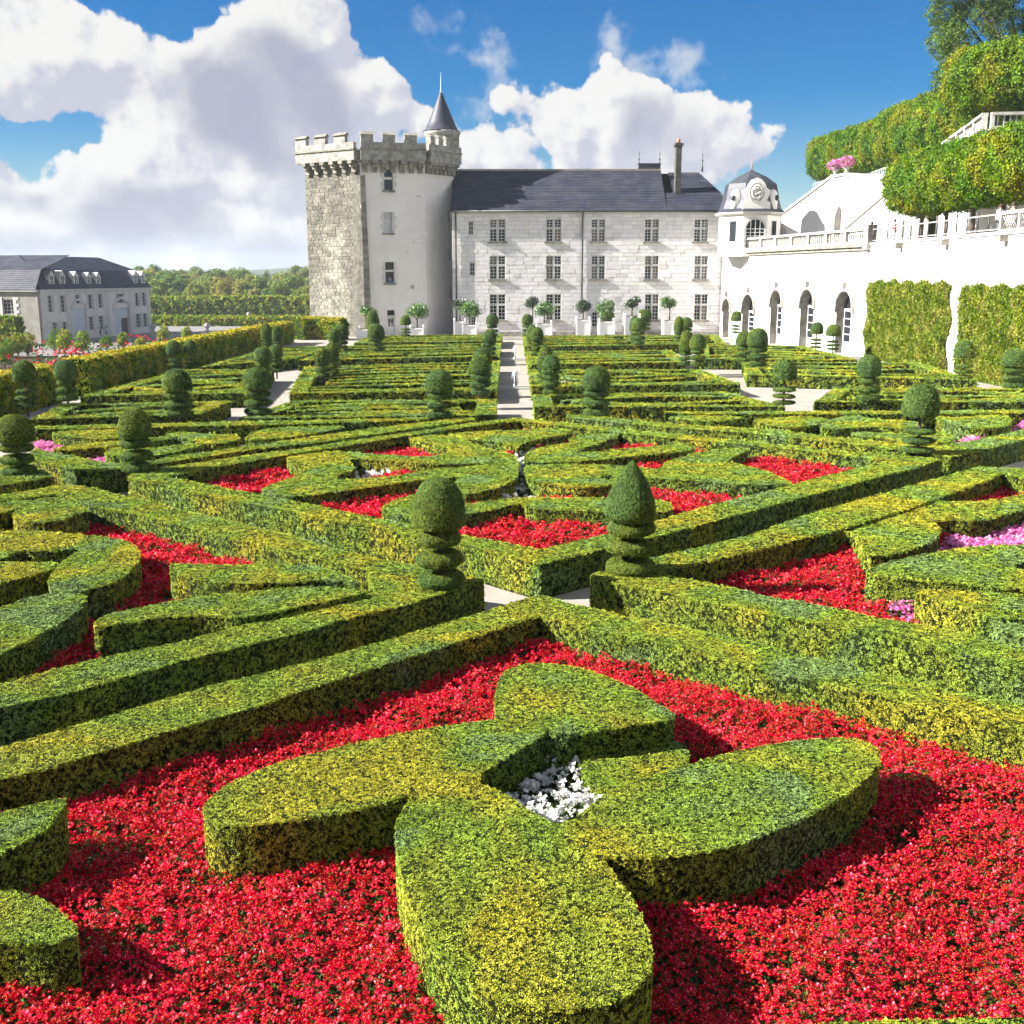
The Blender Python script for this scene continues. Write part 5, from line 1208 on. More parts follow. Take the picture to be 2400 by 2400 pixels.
# terraces of the hillside
X2, T2 = 38.5, 18.0
mb = MB(); mb.box(30.7, X2, 30, 128, T1 - 3, T1); tag(mb.build('upper_terrace', 'gravel'), kind='structure')
wl = MB(); wl.box(X2, X2 + .8, 30, 104, T1 - .5, T2); tag(wl.build('terrace_wall', 'white_wall'), 'white back wall behind the linden trunks', 'wall')
mb = MB(); mb.box(X2 + .81, 220, 20, 104, T1 - 2, T2 - .02); tag(mb.build('hill_terrace', 'grass'), kind='structure')
mb = MB(); mb.add([(44, 104.05, T1 - 2), (220, 104.05, T1 - 2), (260, 420, 8), (52, 420, 8), (44, 104.05, T2 - .02), (220, 104.05, T2 + 6), (260, 420, 22), (52, 420, 16)], [(4, 5, 6, 7), (0, 4, 7, 3), (0, 1, 5, 4), (1, 2, 6, 5), (2, 3, 7, 6)]); tag(mb.build('hillside', 'grass'), kind='structure')
# white ramp building
ra = PY(1828, 505, 128.0); rb = PY(2100, 505, 103.5); FR_ = Frame((ra.x, 128.0), (rb.x, 103.5))
ramp = empty('ramp_building', ((ra.x + rb.x) / 2, 116, T1), 'white sloping ramp wall with a pointed niche below the trees', 'building')
outl = [FR_.px(u, v) for u, v in ((1830, 506), (1950, 417), (1984, 411), (2085, 434), (2110, 440))]
top = [(outl[0][0], T1 - 1)] + outl + [(outl[-1][0], T1 - 1)]
mb = MB(); n = len(top)
mb.add([FR_.P(u, 0, z) for u, z in top] + [FR_.P(u, -3, z) for u, z in top], [tuple(range(n)), tuple(range(2 * n - 1, n - 1, -1))] + [(i, (i + 1) % n, (i + 1) % n + n, i + n) for i in range(n)]); mb.build('wall', 'white_wall', ramp)
for i in range(1, 5):
    a, c = top[i], top[i + 1]; mb = MB()
    if i >= 4: break
    mb.hexa([FR_.P(a[0], -3.1, a[1]), FR_.P(a[0], .18, a[1]), FR_.P(c[0], .18, c[1]), FR_.P(c[0], -3.1, c[1]), FR_.P(a[0], -3.1, a[1] + .25), FR_.P(a[0], .18, a[1] + .25), FR_.P(c[0], .18, c[1] + .25), FR_.P(c[0], -3.1, c[1] + .25)]); mb.build('coping', 'balustrade_stone', ramp)
a, c = FR_.px(1952, 480)[0], FR_.px(1983, 480)[0]; z0, z1 = T1, outl[1][1] + .3
for u in (a, c): mb = MB(); mb.fbox(FR_, u - .22, u + .22, z0, z1, .0, .3); mb.build('pilaster', 'white_wall', ramp)
m = (a + c) / 2; q0 = FR_.px(1960, 545); q1 = FR_.px(1960, 482)
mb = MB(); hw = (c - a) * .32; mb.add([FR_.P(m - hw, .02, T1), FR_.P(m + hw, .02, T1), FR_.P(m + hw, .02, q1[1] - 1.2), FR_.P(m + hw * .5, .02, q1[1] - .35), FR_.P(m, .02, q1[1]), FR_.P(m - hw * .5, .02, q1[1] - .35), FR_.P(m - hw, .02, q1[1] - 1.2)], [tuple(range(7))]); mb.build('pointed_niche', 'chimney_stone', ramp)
d0 = FR_.px(1975, 540); d1 = FR_.px(2080, 450)
mb = MB(); mb.hexa([FR_.P(d0[0], 0, d0[1] - .15), FR_.P(d0[0], .2, d0[1] - .15), FR_.P(d1[0], .2, d1[1] - .15), FR_.P(d1[0], 0, d1[1] - .15), FR_.P(d0[0], 0, d0[1] + .1), FR_.P(d0[0], .2, d0[1] + .1), FR_.P(d1[0], .2, d1[1] + .1), FR_.P(d1[0], 0, d1[1] + .1)]); mb.build('string_course', 'balustrade_stone', ramp)
for u, v, lab in ((1953, 415, 'left'), (1979, 409, 'right')):
    q = FR_.px(u, v); P_ = FR_.P(q[0], -.2, q[1]); root = empty('flower_urn', P_, lab + ' stone urn of pink flowers on top of the ramp wall', 'urn', 'flower urns')
    mb = MB(); mb.lathe([(.3, 0), (.3, .15), (.12, .3), (.3, .6), (.5, .9), (.55, .95), (.4, .95)], 14); mb.build('urn', 'balustrade_stone', root, True)
    t = nrs.normal(0, 1, (160, 3)); t /= np.linalg.norm(t, axis=1, keepdims=True); pts = t * np.array([.75, .75, .42]) + np.array([0, 0, 1.2])
    scatter('flowers', 'pink', pts[:110], t[:110], nrs.uniform(.12, .2, 110), root); scatter('foliage', 'bedleaf', pts[110:] * np.array([.9, .9, .97]), t[110:], nrs.uniform(.12, .2, 50), root)
lw = [PY(u, v, Y) for u, v, Y in ((1815, 513, 121), (1880, 548, 117))]
mb = MB(); mb.hexa([(lw[0].x, 121.5, T1), (lw[0].x, 121, T1), (lw[1].x, 117, T1), (lw[1].x, 117.5, T1), (lw[0].x, 121.5, lw[0].z), (lw[0].x, 121, lw[0].z), (lw[1].x, 117, lw[1].z), (lw[1].x, 117.5, lw[1].z)]); tag(mb.build('stair_wall', 'white_wall'), 'low sloping stair wall between pavilion and ramp', 'wall')
# iron railing on the retaining wall
rl = empty('railing', FI.P(12, -.1, T1), 'pale iron railing along the terrace above the ivy', 'railing')
Lr = FI.px(2345, 480)[0]
mb = MB(); mb.tube([FI.P(.8, -.1, T1 + 1.1), FI.P(Lr, -.1, T1 + 1.1)], .05, 6); mb.build('top_rail', 'grey_rail', rl)
mb = MB(); mb.tube([FI.P(.8, -.1, T1 + .22), FI.P(Lr, -.1, T1 + .22)], .04, 6); mb.build('bottom_rail', 'grey_rail', rl)
for i in range(15):
    u = .9 + (Lr - .9) * i / 14; tall = i % 2 == 0; mb = MB(); mb.tube([FI.P(u, -.1, T1), FI.P(u, -.1, T1 + (1.45 if tall else 1.1))], .055 if tall else .045, 6); mb.build('post', 'iron', rl)
lt = empty('lattice_railing', FI.P(Lr + 5, -.1, T1), 'stone lattice parapet at the right end of the terrace railing', 'railing')
mb = MB(); mb.fbox(FI, Lr, Lr + 14, T1 + 1.05, T1 + 1.25, -.22, .02); mb.build('top_rail', 'balustrade_stone', lt)
mb = MB(); mb.fbox(FI, Lr, Lr + 14, T1 + .06, T1 + .2, -.2, 0); mb.build('base', 'balustrade_stone', lt)
for i in range(6): u = Lr + i * 2.4; mb = MB(); mb.fbox(FI, u, u + .25, T1 + .2, T1 + 1.05, -.2, 0); mb.build('post', 'balustrade_stone', lt)
for i in range(5):
    mb = MB(); u0 = Lr + i * 2.4 + .25; u1 = u0 + 2.15
    for k in range(-2, 9):
        for sg in (0, 1):
            p = u0 + k * .27; q = p + .85
            if p < u0 or q > u1: continue
            mb.tube([FI.P(p if sg else q, -.1, T1 + .2), FI.P(q if sg else p, -.1, T1 + 1.05)], .035, 4)
    mb.build('lattice_panel', 'balustrade_stone', lt)
# upper balustrades
cN = PY(2310, 300, 92.0); cF = PY(2216, 318, 112.0)
FU = Frame((cF.x, 112.0), (cN.x, 92.0)); FU2 = Frame((cN.x, 92.0), (cN.x + 14, 90.5)); zU = PY(2310, 303, 92.0).z
balustrade(FU, 0, FU.L, zU, 'white balustrade of the upper belvedere, side towards the ramp', 5, per=6); balustrade(FU2, .3, FU2.L, zU, 'white balustrade of the upper belvedere, side facing the garden', 4, per=6)
mb = MB(); mb.hexa([FU.P(0, 0.1, T2 - 6), FU2.P(0, .1, T2 - 6), FU2.P(14, .1, T2 - 6), FU.P(0, -16, T2 - 6), FU.P(0, .1, zU - .01), FU2.P(0, .1, zU - .01), FU2.P(14, .1, zU - .01), FU.P(0, -16, zU - .01)]); tag(mb.build('belvedere_base', 'white_wall'), 'white masonry base of the upper belvedere', 'wall')
for a_, c_, lab in (((1906, 448, 150.0), (1965, 432, 138.0), 'left of the flower urns'), ((2040, 420, 125.0), (2088, 412, 117.0), 'right of the flower urns')):
    p = PY(a_[0], a_[1], a_[2]); q = PY(c_[0], c_[1], c_[2]); zz = min(p.z, q.z); F_ = Frame((p.x, a_[2]), (q.x, c_[2])); root = empty('railing', F_.P(F_.L / 2, 0, zz), 'pale railing under the upper trees, ' + lab, 'railing')
    for z in (.15, 1.0): mb = MB(); mb.tube([F_.P(0, 0, zz + z), F_.P(F_.L, 0, zz + z)], .06, 6); mb.build('rail', 'balustrade_stone', root)
    for i in range(12): u = F_.L * i / 11; mb = MB(); mb.tube([F_.P(u, 0, zz - .5), F_.P(u, 0, zz + 1.0)], .05, 6); mb.build('post', 'balustrade_stone', root)
    mb = MB(); mb.fbox(F_, 0, F_.L, zz - 5, zz - .5, -4, .1); tag(mb.build('terrace_edge', 'white_wall'), 'white terrace edge under the railing ' + lab, 'wall')

# ------------------------------------------------------------------ pavilion with mansard roof
pv = PY(1753, 600, 119.5); pc = Vector((pv.x, 119.5, T1)); Rp = 3.2
pav = empty('pavilion', pc, 'small white octagonal pavilion with slate mansard roof and carved pediment', 'building')
zw = PY(1753, 496, 116.5).z; oct_ = [(Rp * cos(radians(22.5 + 45 * i)), Rp * sin(radians(22.5 + 45 * i))) for i in range(8)]
def ring_faces(rs, zs, mat, name, cap=False):
    mb = MB()
    for k in range(len(rs) - 1):
        for i in range(8):
            j = (i + 1) % 8; mb.add([(pc.x + oct_[i][0] * rs[k], pc.y + oct_[i][1] * rs[k], zs[k]), (pc.x + oct_[j][0] * rs[k], pc.y + oct_[j][1] * rs[k], zs[k]), (pc.x + oct_[j][0] * rs[k + 1], pc.y + oct_[j][1] * rs[k + 1], zs[k + 1]), (pc.x + oct_[i][0] * rs[k + 1], pc.y + oct_[i][1] * rs[k + 1], zs[k + 1])], [(0, 1, 2, 3)])
    return mb.build(name, mat, pav)
ring_faces([1, 1], [T1 - .6, zw], 'white_wall', 'wall'); ring_faces([1.0, 1.12, 1.16, 1.0], [zw - .35, zw - .2, zw, zw + .02], 'tuffeau_plain', 'cornice')
zk = PY(1753, 428, 117).z; zt_ = PY(1753, 399, 119.5).z
ring_faces([1.15, 1.02, .93, .86, .82], [zw + .02, zw + .35, zw + 1.2, zw + 2.4, zk], 'slate', 'mansard_roof'); ring_faces([.82, .5, .1, .02], [zk, zk + (zt_ - zk) * .5, zt_ - .1, zt_], 'lead', 'upper_roof')
mb = MB(); mb.lathe([(.1, 0), (.06, .3), (.12, .45), (.03, .6), (.01, 1.2)], 8, pc.x, pc.y, zt_); mb.build('finial', 'terracotta', pav)
FP = Frame((pc.x + oct_[5][0], pc.y + oct_[5][1]), (pc.x + oct_[6][0], pc.y + oct_[6][1]), T1)
w0 = FP.L
def arched(F, a, c, z, t, parent, n1=.03):
    R = (c - a) / 2; n = 10; pts = [(a, z)] + [(a + R - R * cos(pi * i / n), t - R + R * sin(pi * i / n)) for i in range(n + 1)] + [(c, z)]
    mb = MB(); R2 = R + .22; o1 = [(a - .22, z)] + [(a + R - R2 * cos(pi * i / n), t - R + R2 * sin(pi * i / n)) for i in range(n + 1)] + [(c + .22, z)]
    for i in range(len(pts) - 1): mb.hexa([F.P(pts[i][0], n1 - .02, pts[i][1]), F.P(pts[i][0], n1 + .12, pts[i][1]), F.P(pts[i + 1][0], n1 + .12, pts[i + 1][1]), F.P(pts[i + 1][0], n1 - .02, pts[i + 1][1]), F.P(o1[i][0], n1 - .02, o1[i][1]), F.P(o1[i][0], n1 + .12, o1[i][1]), F.P(o1[i + 1][0], n1 + .12, o1[i + 1][1]), F.P(o1[i + 1][0], n1 - .02, o1[i + 1][1])])
    w_ = mb.build('window', 'tuffeau_plain', parent)
    mb = MB(); mb.add([F.P(p[0], n1, p[1]) for p in pts], [tuple(range(len(pts)))]); mb.build('pane', 'glass', w_)
    mb = MB()
    for i in range(0, 5): u = a + (c - a) * i / 4; hgt = t - R + sqrt(max(0, R * R - (u - a - R) ** 2)); mb.fbox(F, max(a, u - .035), min(c, u + .035), z, max(z + .1, hgt), n1 + .004, n1 + .05)
    for i in range(1, 6): zz = z + (t - R - z) * i / 5; mb.fbox(F, a, c, zz - .03, zz + .03, n1 + .005, n1 + .048)
    mb.build('sash', 'white_paint', w_)
arched(FP, w0 / 2 - .95, w0 / 2 + .95, T1 + .4, zw - .75, pav)
for k in (4, 6, 7):
    F_ = Frame((pc.x + oct_[k][0], pc.y + oct_[k][1]), (pc.x + oct_[(k + 1) % 8][0], pc.y + oct_[(k + 1) % 8][1]), T1); mb = MB(); mb.fbox(F_, w0 * .3, w0 * .7, T1 + .8, zw - .8, -.05, .03); pp = mb.build('window', 'pale_blue_paint', pav)
    mb = MB(); mb.fbox(F_, w0 * .34, w0 * .66, T1 + .9, zw - .9, .03, .04); mb.build('pane', 'glass', pp)
# carved pediment in front of the mansard roof
FD = Frame((FP.P(w0 / 2 - 1.5, .12, 0).x, FP.P(w0 / 2 - 1.5, .12, 0).y), (FP.P(w0 / 2 + 1.5, .12, 0).x, FP.P(w0 / 2 + 1.5, .12, 0).y), T1)
hp = zk - zw; prof = [(0.1, 0), (2.9, 0), (2.9, .9), (2.55, 1.1), (2.75, hp * .55), (2.9, hp * .72), (2.5, hp * .8), (2.3, hp * .95), (1.9, hp * 1.1), (1.5, hp * 1.16), (1.1, hp * 1.1), (.7, hp * .95), (.5, hp * .8), (.1, hp * .72), (.25, hp * .55), (.45, 1.1), (.1, .9)]
mb = MB(); n = len(prof); mb.add([FD.P(u, .0, zw + z) for u, z in prof] + [FD.P(u, -1.0, zw + z) for u, z in prof], [tuple(range(n)), tuple(range(2 * n - 1, n - 1, -1))] + [(i, i + n, (i + 1) % n + n, (i + 1) % n) for i in range(n)]); pd = mb.build('pediment', 'white_wall', pav)
for rr, th in ((.95, .08), (.62, .16)):
    mb = MB(); cz = zw + hp * .66; pts = [FD.P(1.5 + rr * cos(t) * .8, .04, cz + rr * sin(t)) for t in [2 * pi * i / 20 for i in range(20)]]; mb.tube(pts + [pts[0]], th, 6); mb.build('carved_wreath', 'tuffeau_plain', pd)
mb = MB(); 
for i in range(9): t = i * .7; mb.lathe([(.02, 0), (.14, .08), (.14, .2), (.02, .28)], 8, *FD.P(1.5 + .3 * cos(t * 2.1), .12, 0)[:2], zw + hp * .66 + .4 * sin(t * 1.7) - .15)
mb.build('carved_shield', 'tuffeau_plain', pd)
for k in (4, 6):
    F_ = Frame((pc.x + oct_[k][0], pc.y + oct_[k][1]), (pc.x + oct_[(k + 1) % 8][0], pc.y + oct_[(k + 1) % 8][1]), T1)
    mb = MB(); mb.lathe([(.55, 0), (.55, 1.2), (.5, 1.6), (.3, 1.9), (.05, 2.0)], 12, *F_.P(w0 / 2, -.35, 0)[:2], zw + .3); dm = mb.build('dormer', 'white_wall', pav)
    P_ = F_.P(w0 / 2, .2, zw + 1.4); mb = MB(); mb.lathe([(.02, -.3), (.22, -.2), (.26, 0), (.22, .2), (.02, .3)], 10, P_.x, P_.y, P_.z); mb.build('oval_window', 'lead', dm)

# ------------------------------------------------------------------ trees
def crown_points(lobes, n, seed, shell=(.6, 1.05)):
    r = np.random.RandomState(seed); lb = np.array(lobes); vol = lb[:, 3] * lb[:, 4] * lb[:, 5]; k = r.choice(len(lb), n, p=vol ** .7 / (vol ** .7).sum())
    d = r.normal(0, 1, (n, 3)); d /= np.linalg.norm(d, axis=1, keepdims=True); rad = r.uniform(shell[0], shell[1], n)[:, None]
    p = lb[k][:, :3] + d * lb[k][:, 3:6] * rad
    return p, d + np.array([0, 0, .35])
def tree(name, label, loc, trunk, limbs, lobes, n, kind, size, cat='tree', group=None, seed=1):
    root = empty(name, loc, label, cat, group)
    mb = MB(); mb.tube(*trunk, 8)
    for l in limbs: mb.tube(*l, 6)
    mb.build('trunk', 'bark', root, True)
    p, d = crown_points(lobes, n, seed); rs = np.random.RandomState(seed)
    global nrs
    c = scatter('crown', kind, p, d, rs.uniform(size * .7, size * 1.3, n), root, .6)
    return root
def clipped_lobes(R, z0, z1, seed, long=1.0):
    r = random.Random(seed); out = [(0, 0, (z0 + z1) / 2, R * .85, R * .85 * long, (z1 - z0) / 2 * .95)]
    for i in range(9):
        a = r.uniform(0, 6.3); out.append((R * .5 * cos(a), R * .5 * long * sin(a), r.uniform(z0 + (z1 - z0) * .3, z1 - (z1 - z0) * .25), R * r.uniform(.42, .6), R * r.uniform(.42, .6), (z1 - z0) * r.uniform(.2, .28)))
    return out
def linden(lab, x, y, z, hb, ht, R, seed, grp, n=1500, size=.26):
    """clipped to a rounded block on a straight stem"""
    root = empty('linden_tree', (x, y, z), lab, 'tree', grp); r = np.random.RandomState(seed); rr_ = random.Random(seed)
    mb = MB(); mb.tube([(0, 0, 0), (.04, 0, hb * .5), (0, .03, hb), (0, 0, ht * .7)], [.19, .16, .15, .08], 8)
    for t in range(7):
        a = t * .9 + rr_.random(); zz = hb + (ht - hb) * (.08 + .08 * t); mb.tube([(0, 0, zz), (cos(a) * R * .4, sin(a) * R * .4, zz + .5), (cos(a) * R * .75, sin(a) * R * .75, zz + .8)], [.09, .06, .02], 6)
    mb.build('trunk', 'bark', root, True)
    d = r.normal(0, 1, (n, 3)); d /= np.linalg.norm(d, axis=1, keepdims=True)
    k = (np.abs(d) ** 2.9).sum(1) ** (-1 / 2.9); p = d * k[:, None]
    lump = 1 + .07 * np.sin(p[:, 0] * 5 + seed) * np.sin(p[:, 2] * 6 + p[:, 1] * 4) + r.normal(0, .035, n) - .22 * r.random_sample(n) ** 3
    p = p * lump[:, None] * np.array([R * .92, R * .92, (ht - hb) / 2]) + np.array([0, 0, (hb + ht) / 2])
    nn = d + np.array([0, 0, .15])
    scatter('crown', 'linden', p, nn, r.uniform(size * .7, size * 1.35, n), root, .5)
    return root
names = ['first clipped linden above the ivy, next to the ramp', 'second clipped linden above the ivy wall', 'third clipped linden above the ivy wall', 'fourth clipped linden above the ivy wall', 'clipped linden above the ivy at the right edge']
for i, u in enumerate((2130, 2185, 2245, 2312, 2388)):
    Y = 33.3 / ((u - 1200) / FOC) ; linden(names[i], 33.3, Y, T1, 2.4, 6.9, 3.1, 20 + i, 'clipped lindens on the terrace', 4200, .25)
linden('clipped linden on the terrace just beyond the right edge', 33.3, 67.4, T1, 2.4, 6.9, 3.0, 29, 'clipped lindens on the terrace', 3200, .25)
for i in range(9):
    u = (1912, 1948, 1986, 2028, 2064, 2105, 2150, 2200, 2255)[i]; X = 43.6 + .3 * i; Y = X / ((u - 1200) / FOC); b_ = (432, 424, 416, 408, 402, 392, 380, 362, 340)[i]
    z = max(PY(u, b_, Y).z - 1.0, 12); lt_ = ['in the left group', 'in the middle group'][i > 3]
    linden('clipped linden on the upper terrace, number %d from the left' % (i + 1) if False else ['leftmost clipped linden on the upper terrace', 'second clipped linden from the left, upper terrace', 'clipped linden right behind the flower urns', 'dark clipped linden right of the flower urns', 'pale clipped linden over the right pale railing', 'clipped linden left of the belvedere base, outer one', 'clipped linden left of the belvedere base, inner one', 'darker clipped linden below the upper balustrade', 'yellow clipped linden behind the upper balustrade'][i],
           X, Y, z, 1.7, 7.2 if i < 4 else 7.9, 3.0, 40 + i, 'clipped lindens on the upper terrace', 3000, .30)
for i, (u, Y, lab) in enumerate(((2300, 97, 'left clipped linden above the upper balustrade'), (2362, 95, 'middle clipped linden above the upper balustrade'), (2440, 93, 'right clipped linden above the upper balustrade'))):
    p = PY(u, 262, Y); linden(lab, p.x, Y, zU, 2.0, 7.0, 3.2, 60 + i, 'clipped lindens of the belvedere', 3600, .27)
rr = random.Random(9); bt = PY(2395, 260, 112); lob = []; lim = []
for i in range(26):
    u, v = rr.uniform(2205, 2460), rr.uniform(-60, 190)
    if v > 120 and u < 2230: u += 30
    q = PY(u, v, 112 + rr.uniform(-4, 4)) - Vector((bt.x, 112, T2)); s = rr.uniform(1.0, 2.0); lob.append((q.x, q.y, q.z, s * 1.25, s, s * .85))
    if i % 2 == 0: lim.append(([(0, 0, 5 + i * .15), (q.x * .5, q.y * .5, q.z * .7), (q.x, q.y, q.z)], [.28, .16, .04]))
for (u, v) in ((2212, 170), (2205, 195), (2240, 60), (2225, 100), (2260, 20)):
    q = PY(u, v, 112) - Vector((bt.x, 112, T2)); lob.append((q.x, q.y, q.z, 1.0, .8, .9))
tree('oak_tree', 'tall dark tree in the top right corner with gaps of sky', (bt.x, 112, T2), ([(0, 0, 0), (.2, 0, 5), (0, 0, 10), (.3, 0, 15)], [.6, .5, .38, .2]), lim, lob, 5200, 'big', .27, seed=71)

# wood behind the court: individual trees sharing a few crowns
protos = []
for k in range(5):
    H = 11; lb = [(rr.uniform(-2.2, 2.2), rr.uniform(-2, 2), rr.uniform(4, 10), rr.uniform(1.4, 2.4), rr.uniform(1.4, 2.2), rr.uniform(1.3, 2.2)) for _ in range(10)]
    protos.append(lb)
masters = []
rows = [(345, 24, 7.5), (385, 24, 9.5), (440, 24, 11), (520, 20, 13)]
def wood_tree(x, y, s, k):
    lab, grp = 'broadleaf tree in the wood behind the clipped hedges', 'trees of the far wood'
    if len(masters) <= k:
        o = tree('broadleaf_tree', lab, (x, y, KZ), ([(0, 0, 0), (.1, 0, 4), (0, 0, 8)], [.35, .25, .1]), [([(0, 0, 3), (1.2, .4, 6)], [.15, .05]), ([(0, 0, 3.5), (-1.2, -.4, 6.5)], [.15, .05])], protos[k], 520, 'wood', .62, group=grp, seed=80 + k); masters.append(o)
    else:
        o = copy_tree(masters[k]); o.location = (x, y, KZ)
    o.scale = (s * rr.uniform(.9, 1.3), s * rr.uniform(.9, 1.3), s); o.rotation_euler = (0, 0, rr.uniform(0, 6.28) if len(masters) > 4 and k < 5 and o not in masters else 0)
cnt = 0
for (Y, n, hgt) in rows:
    for i in range(n):
        u = 330 + (760 - 330) * (i + rr.uniform(-.4, .4)) / n
        p = PY(u, 700, Y + rr.uniform(-14, 14)); k = cnt % 5; cnt += 1
        wood_tree(p.x, p.y, hgt / 11 * rr.uniform(.75, 1.2), k)
for i in range(6):
    p = PY(-20 + i * 14 + (0 if i < 5 else 300), 640, 300); 
bare = empty('poplar_tree', (PY(625, 690, 420).x, 420, KZ), 'thin bare-topped poplar rising above the wood', 'tree')
mb = MB(); bare.scale = (.75, .75, .8); mb.tube([(0, 0, 0), (0, 0, 9), (.2, 0, 17)], [.3, .2, .05], 6)
for i in range(16): t = rr.uniform(0, 6.3); z = rr.uniform(7, 15); mb.tube([(0, 0, z), (cos(t) * 1.0, sin(t), z + 1.4), (cos(t) * 1.5, sin(t) * 1.3, z + 3)], [.1, .06, .03], 5)
mb.build('trunk', 'bark', bare, True)
p_, d_ = crown_points([(rr.uniform(-1.5, 1.5), rr.uniform(-1.5, 1.5), rr.uniform(8, 15), .8, .8, 1.4) for _ in range(8)], 160, 5); scatter('crown', 'wood', p_, d_, np.full(160, .35), bare)
# clipped lime hedge and low hedge along the court
lx0, lx1 = PY(340, 740, 312).x, PY(760, 740, 312).x
leafy_wall('lime_hedge', 'tall clipped lime hedge in front of the wood', [(lx0, 312), (lx1, 310)], 5, 4.9, 'vine', 1.0, .3, .5, KZ, lump=.4)
leafy_wall('low_hedge', 'low clipped hedge along the back of the court', [(PY(345, 765, 244).x, 244), (PY(520, 765, 243).x, 243), (PY(760, 765, 242).x, 242)], 3, 2.0, 'vine', 1.0, .22, .4, KZ, lump=.1)
# hills on the horizon
def ridge(name, Y, pts, depth):
    n = 90; vs = []; fs = []; r = random.Random(int(Y))
    for i in range(n + 1):
        t = i / n; u = -800 + 4000 * t; k = [q for q in pts if q[0] <= u][-1]; k2 = [q for q in pts if q[0] > u][0]; v = k[1] + (k2[1] - k[1]) * (u - k[0]) / (k2[0] - k[0])
        p = PY(u, v + r.uniform(-1.6, 1.6), Y); vs += [(p.x, Y - depth, KZ - 1), (p.x, Y - depth * .4, KZ + (p.z - KZ) * .75), (p.x, Y, p.z), (p.x, Y + depth, KZ - 1)]
    for i in range(n):
        for j in range(3): k = i * 4 + j; fs.append((k, k + 4, k + 5, k + 1))
    mb = MB(); mb.add(vs, fs, 1.0, False); tag(mb.build(name, 'far_wood'), kind='structure')
ridge('hills', 2600, [(-900, 640), (300, 640), (430, 633), (560, 634), (620, 631), (720, 624), (800, 622), (1200, 620), (2000, 628), (3300, 630)], 500)
ridge('hills', 1500, [(-900, 648), (300, 646), (420, 640), (470, 643), (540, 637), (600, 645), (680, 640), (760, 634), (1200, 640), (3300, 644)], 300)
WL = MB()
tops = []
for i in range(1500):
    Y = rr.uniform(560, 1150); u = rr.uniform(-150, 2500); v = 0; p = PY(u, 700, Y); tops.append((p.x, p.y, KZ + rr.uniform(0, 3)))
tops = np.array(tops); o = scatter('distant_wood', 'wood', tops, np.tile([0, 0, 1.0], (len(tops), 1)), nrs.uniform(5, 8, len(tops)), None, .3); tag(o, 'distant mass of trees under the hills', 'wood', None, 'stuff')

# ------------------------------------------------------------------ outbuilding at left
cA = G(103, 804, KZ); cB = G(356, 779, KZ)
FN = Frame((cA.x, cA.y), (cB.x, cB.y), KZ)
ann = empty('outbuilding', (cA.x, cA.y, KZ), 'grey stone outbuilding with slate mansard roof and white dormers', 'building')
zEa = FN.px(230, 676)[1]
aw = []
AW = [(114, 692, 122, 732), (143, 692, 152, 732), (178, 690, 186, 711), (208, 690, 216, 724), (231, 689, 239, 722), (318, 686, 325, 718), (334, 685, 341, 717), (125, 755, 134, 791), (149, 754, 157, 788), (210, 742, 219, 774), (233, 740, 242, 772), (320, 735, 329, 768), (337, 734, 345, 766), (274, 688, 289, 710)]
for q in AW: aw.append(FN.rect(*q))
dr = [FN.rect(175, 722, 201, 790), FN.rect(271, 722, 303, 784)]; dr = [(d[0], d[1], KZ + .05, d[3]) for d in dr]
wall(FN, 0, FN.L, KZ - .2, zEa, aw + dr, 'annex_wall', ann)
for k, rc in enumerate(aw):
    w_ = window(FN, rc, ann, 1, 1, depth=.3, bars=(2, 4), sash='white_paint', sill=False)
    for sd in (0, 1):
        for q in range(6):
            hgt = (rc[3] - rc[2] + .6) / 6; ext = .75 if q % 2 else .45; e = (rc[0] - ext, rc[0] - .005) if sd == 0 else (rc[1] + .005, rc[1] + ext)
            mb = MB(); mb.fbox(FN, e[0], e[1], rc[2] - .3 + q * hgt, rc[2] - .3 + (q + 1) * hgt - .02, -.02, .05); mb.build('quoin', 'tuffeau_plain', w_)
for k, d in enumerate(dr):
    R = (d[1] - d[0]) / 2; mb = MB(); mb.fbox(FN, d[0], (d[0] + d[1]) / 2 - .02, KZ + .05, d[3], -.32, -.25); do = mb.build('door_leaf', 'pale_blue_paint', ann)
    if k == 0: mb = MB(); mb.fbox(FN, (d[0] + d[1]) / 2 + .02, d[1], KZ + .05, d[3], -.32, -.25); mb.build('door_leaf', 'pale_blue_paint', ann)
    else: mb = MB(); mb.fbox(FN, (d[0] + d[1]) / 2 + .02, d[1], KZ + .05 + (d[3] - KZ) * .62, d[3], -.32, -.25); mb.build('door_leaf', 'pale_blue_paint', ann); mb = MB(); mb.fbox(FN, (d[0] + d[1]) / 2 + .02, d[1], KZ + .05, KZ + .05 + (d[3] - KZ) * .62, -.62, -.6); mb.build('doorway_dark_panel', 'iron', ann)  # dark panel behind the open half stands in for the interior's shade
    n = 10; ce = (d[0] + d[1]) / 2; mb = MB()
    for i in range(n):
        t0, t1 = pi * i / n, pi * (i + 1) / n
        P8 = []
        for n_ in (0.0,):
            for (rad, t) in ((R, t0), (R, t1), (R + .55, t1), (R + .55, t0)): P8.append(FN.P(ce - rad * cos(t), .0, d[3] - R * .2 + rad * .8 * sin(t)))
            for (rad, t) in ((R, t0), (R, t1), (R + .55, t1), (R + .55, t0)): P8.append(FN.P(ce - rad * cos(t), .14, d[3] - R * .2 + rad * .8 * sin(t)))
        mb.hexa(P8)
    mb.build('door_arch', 'tuffeau_plain', ann)
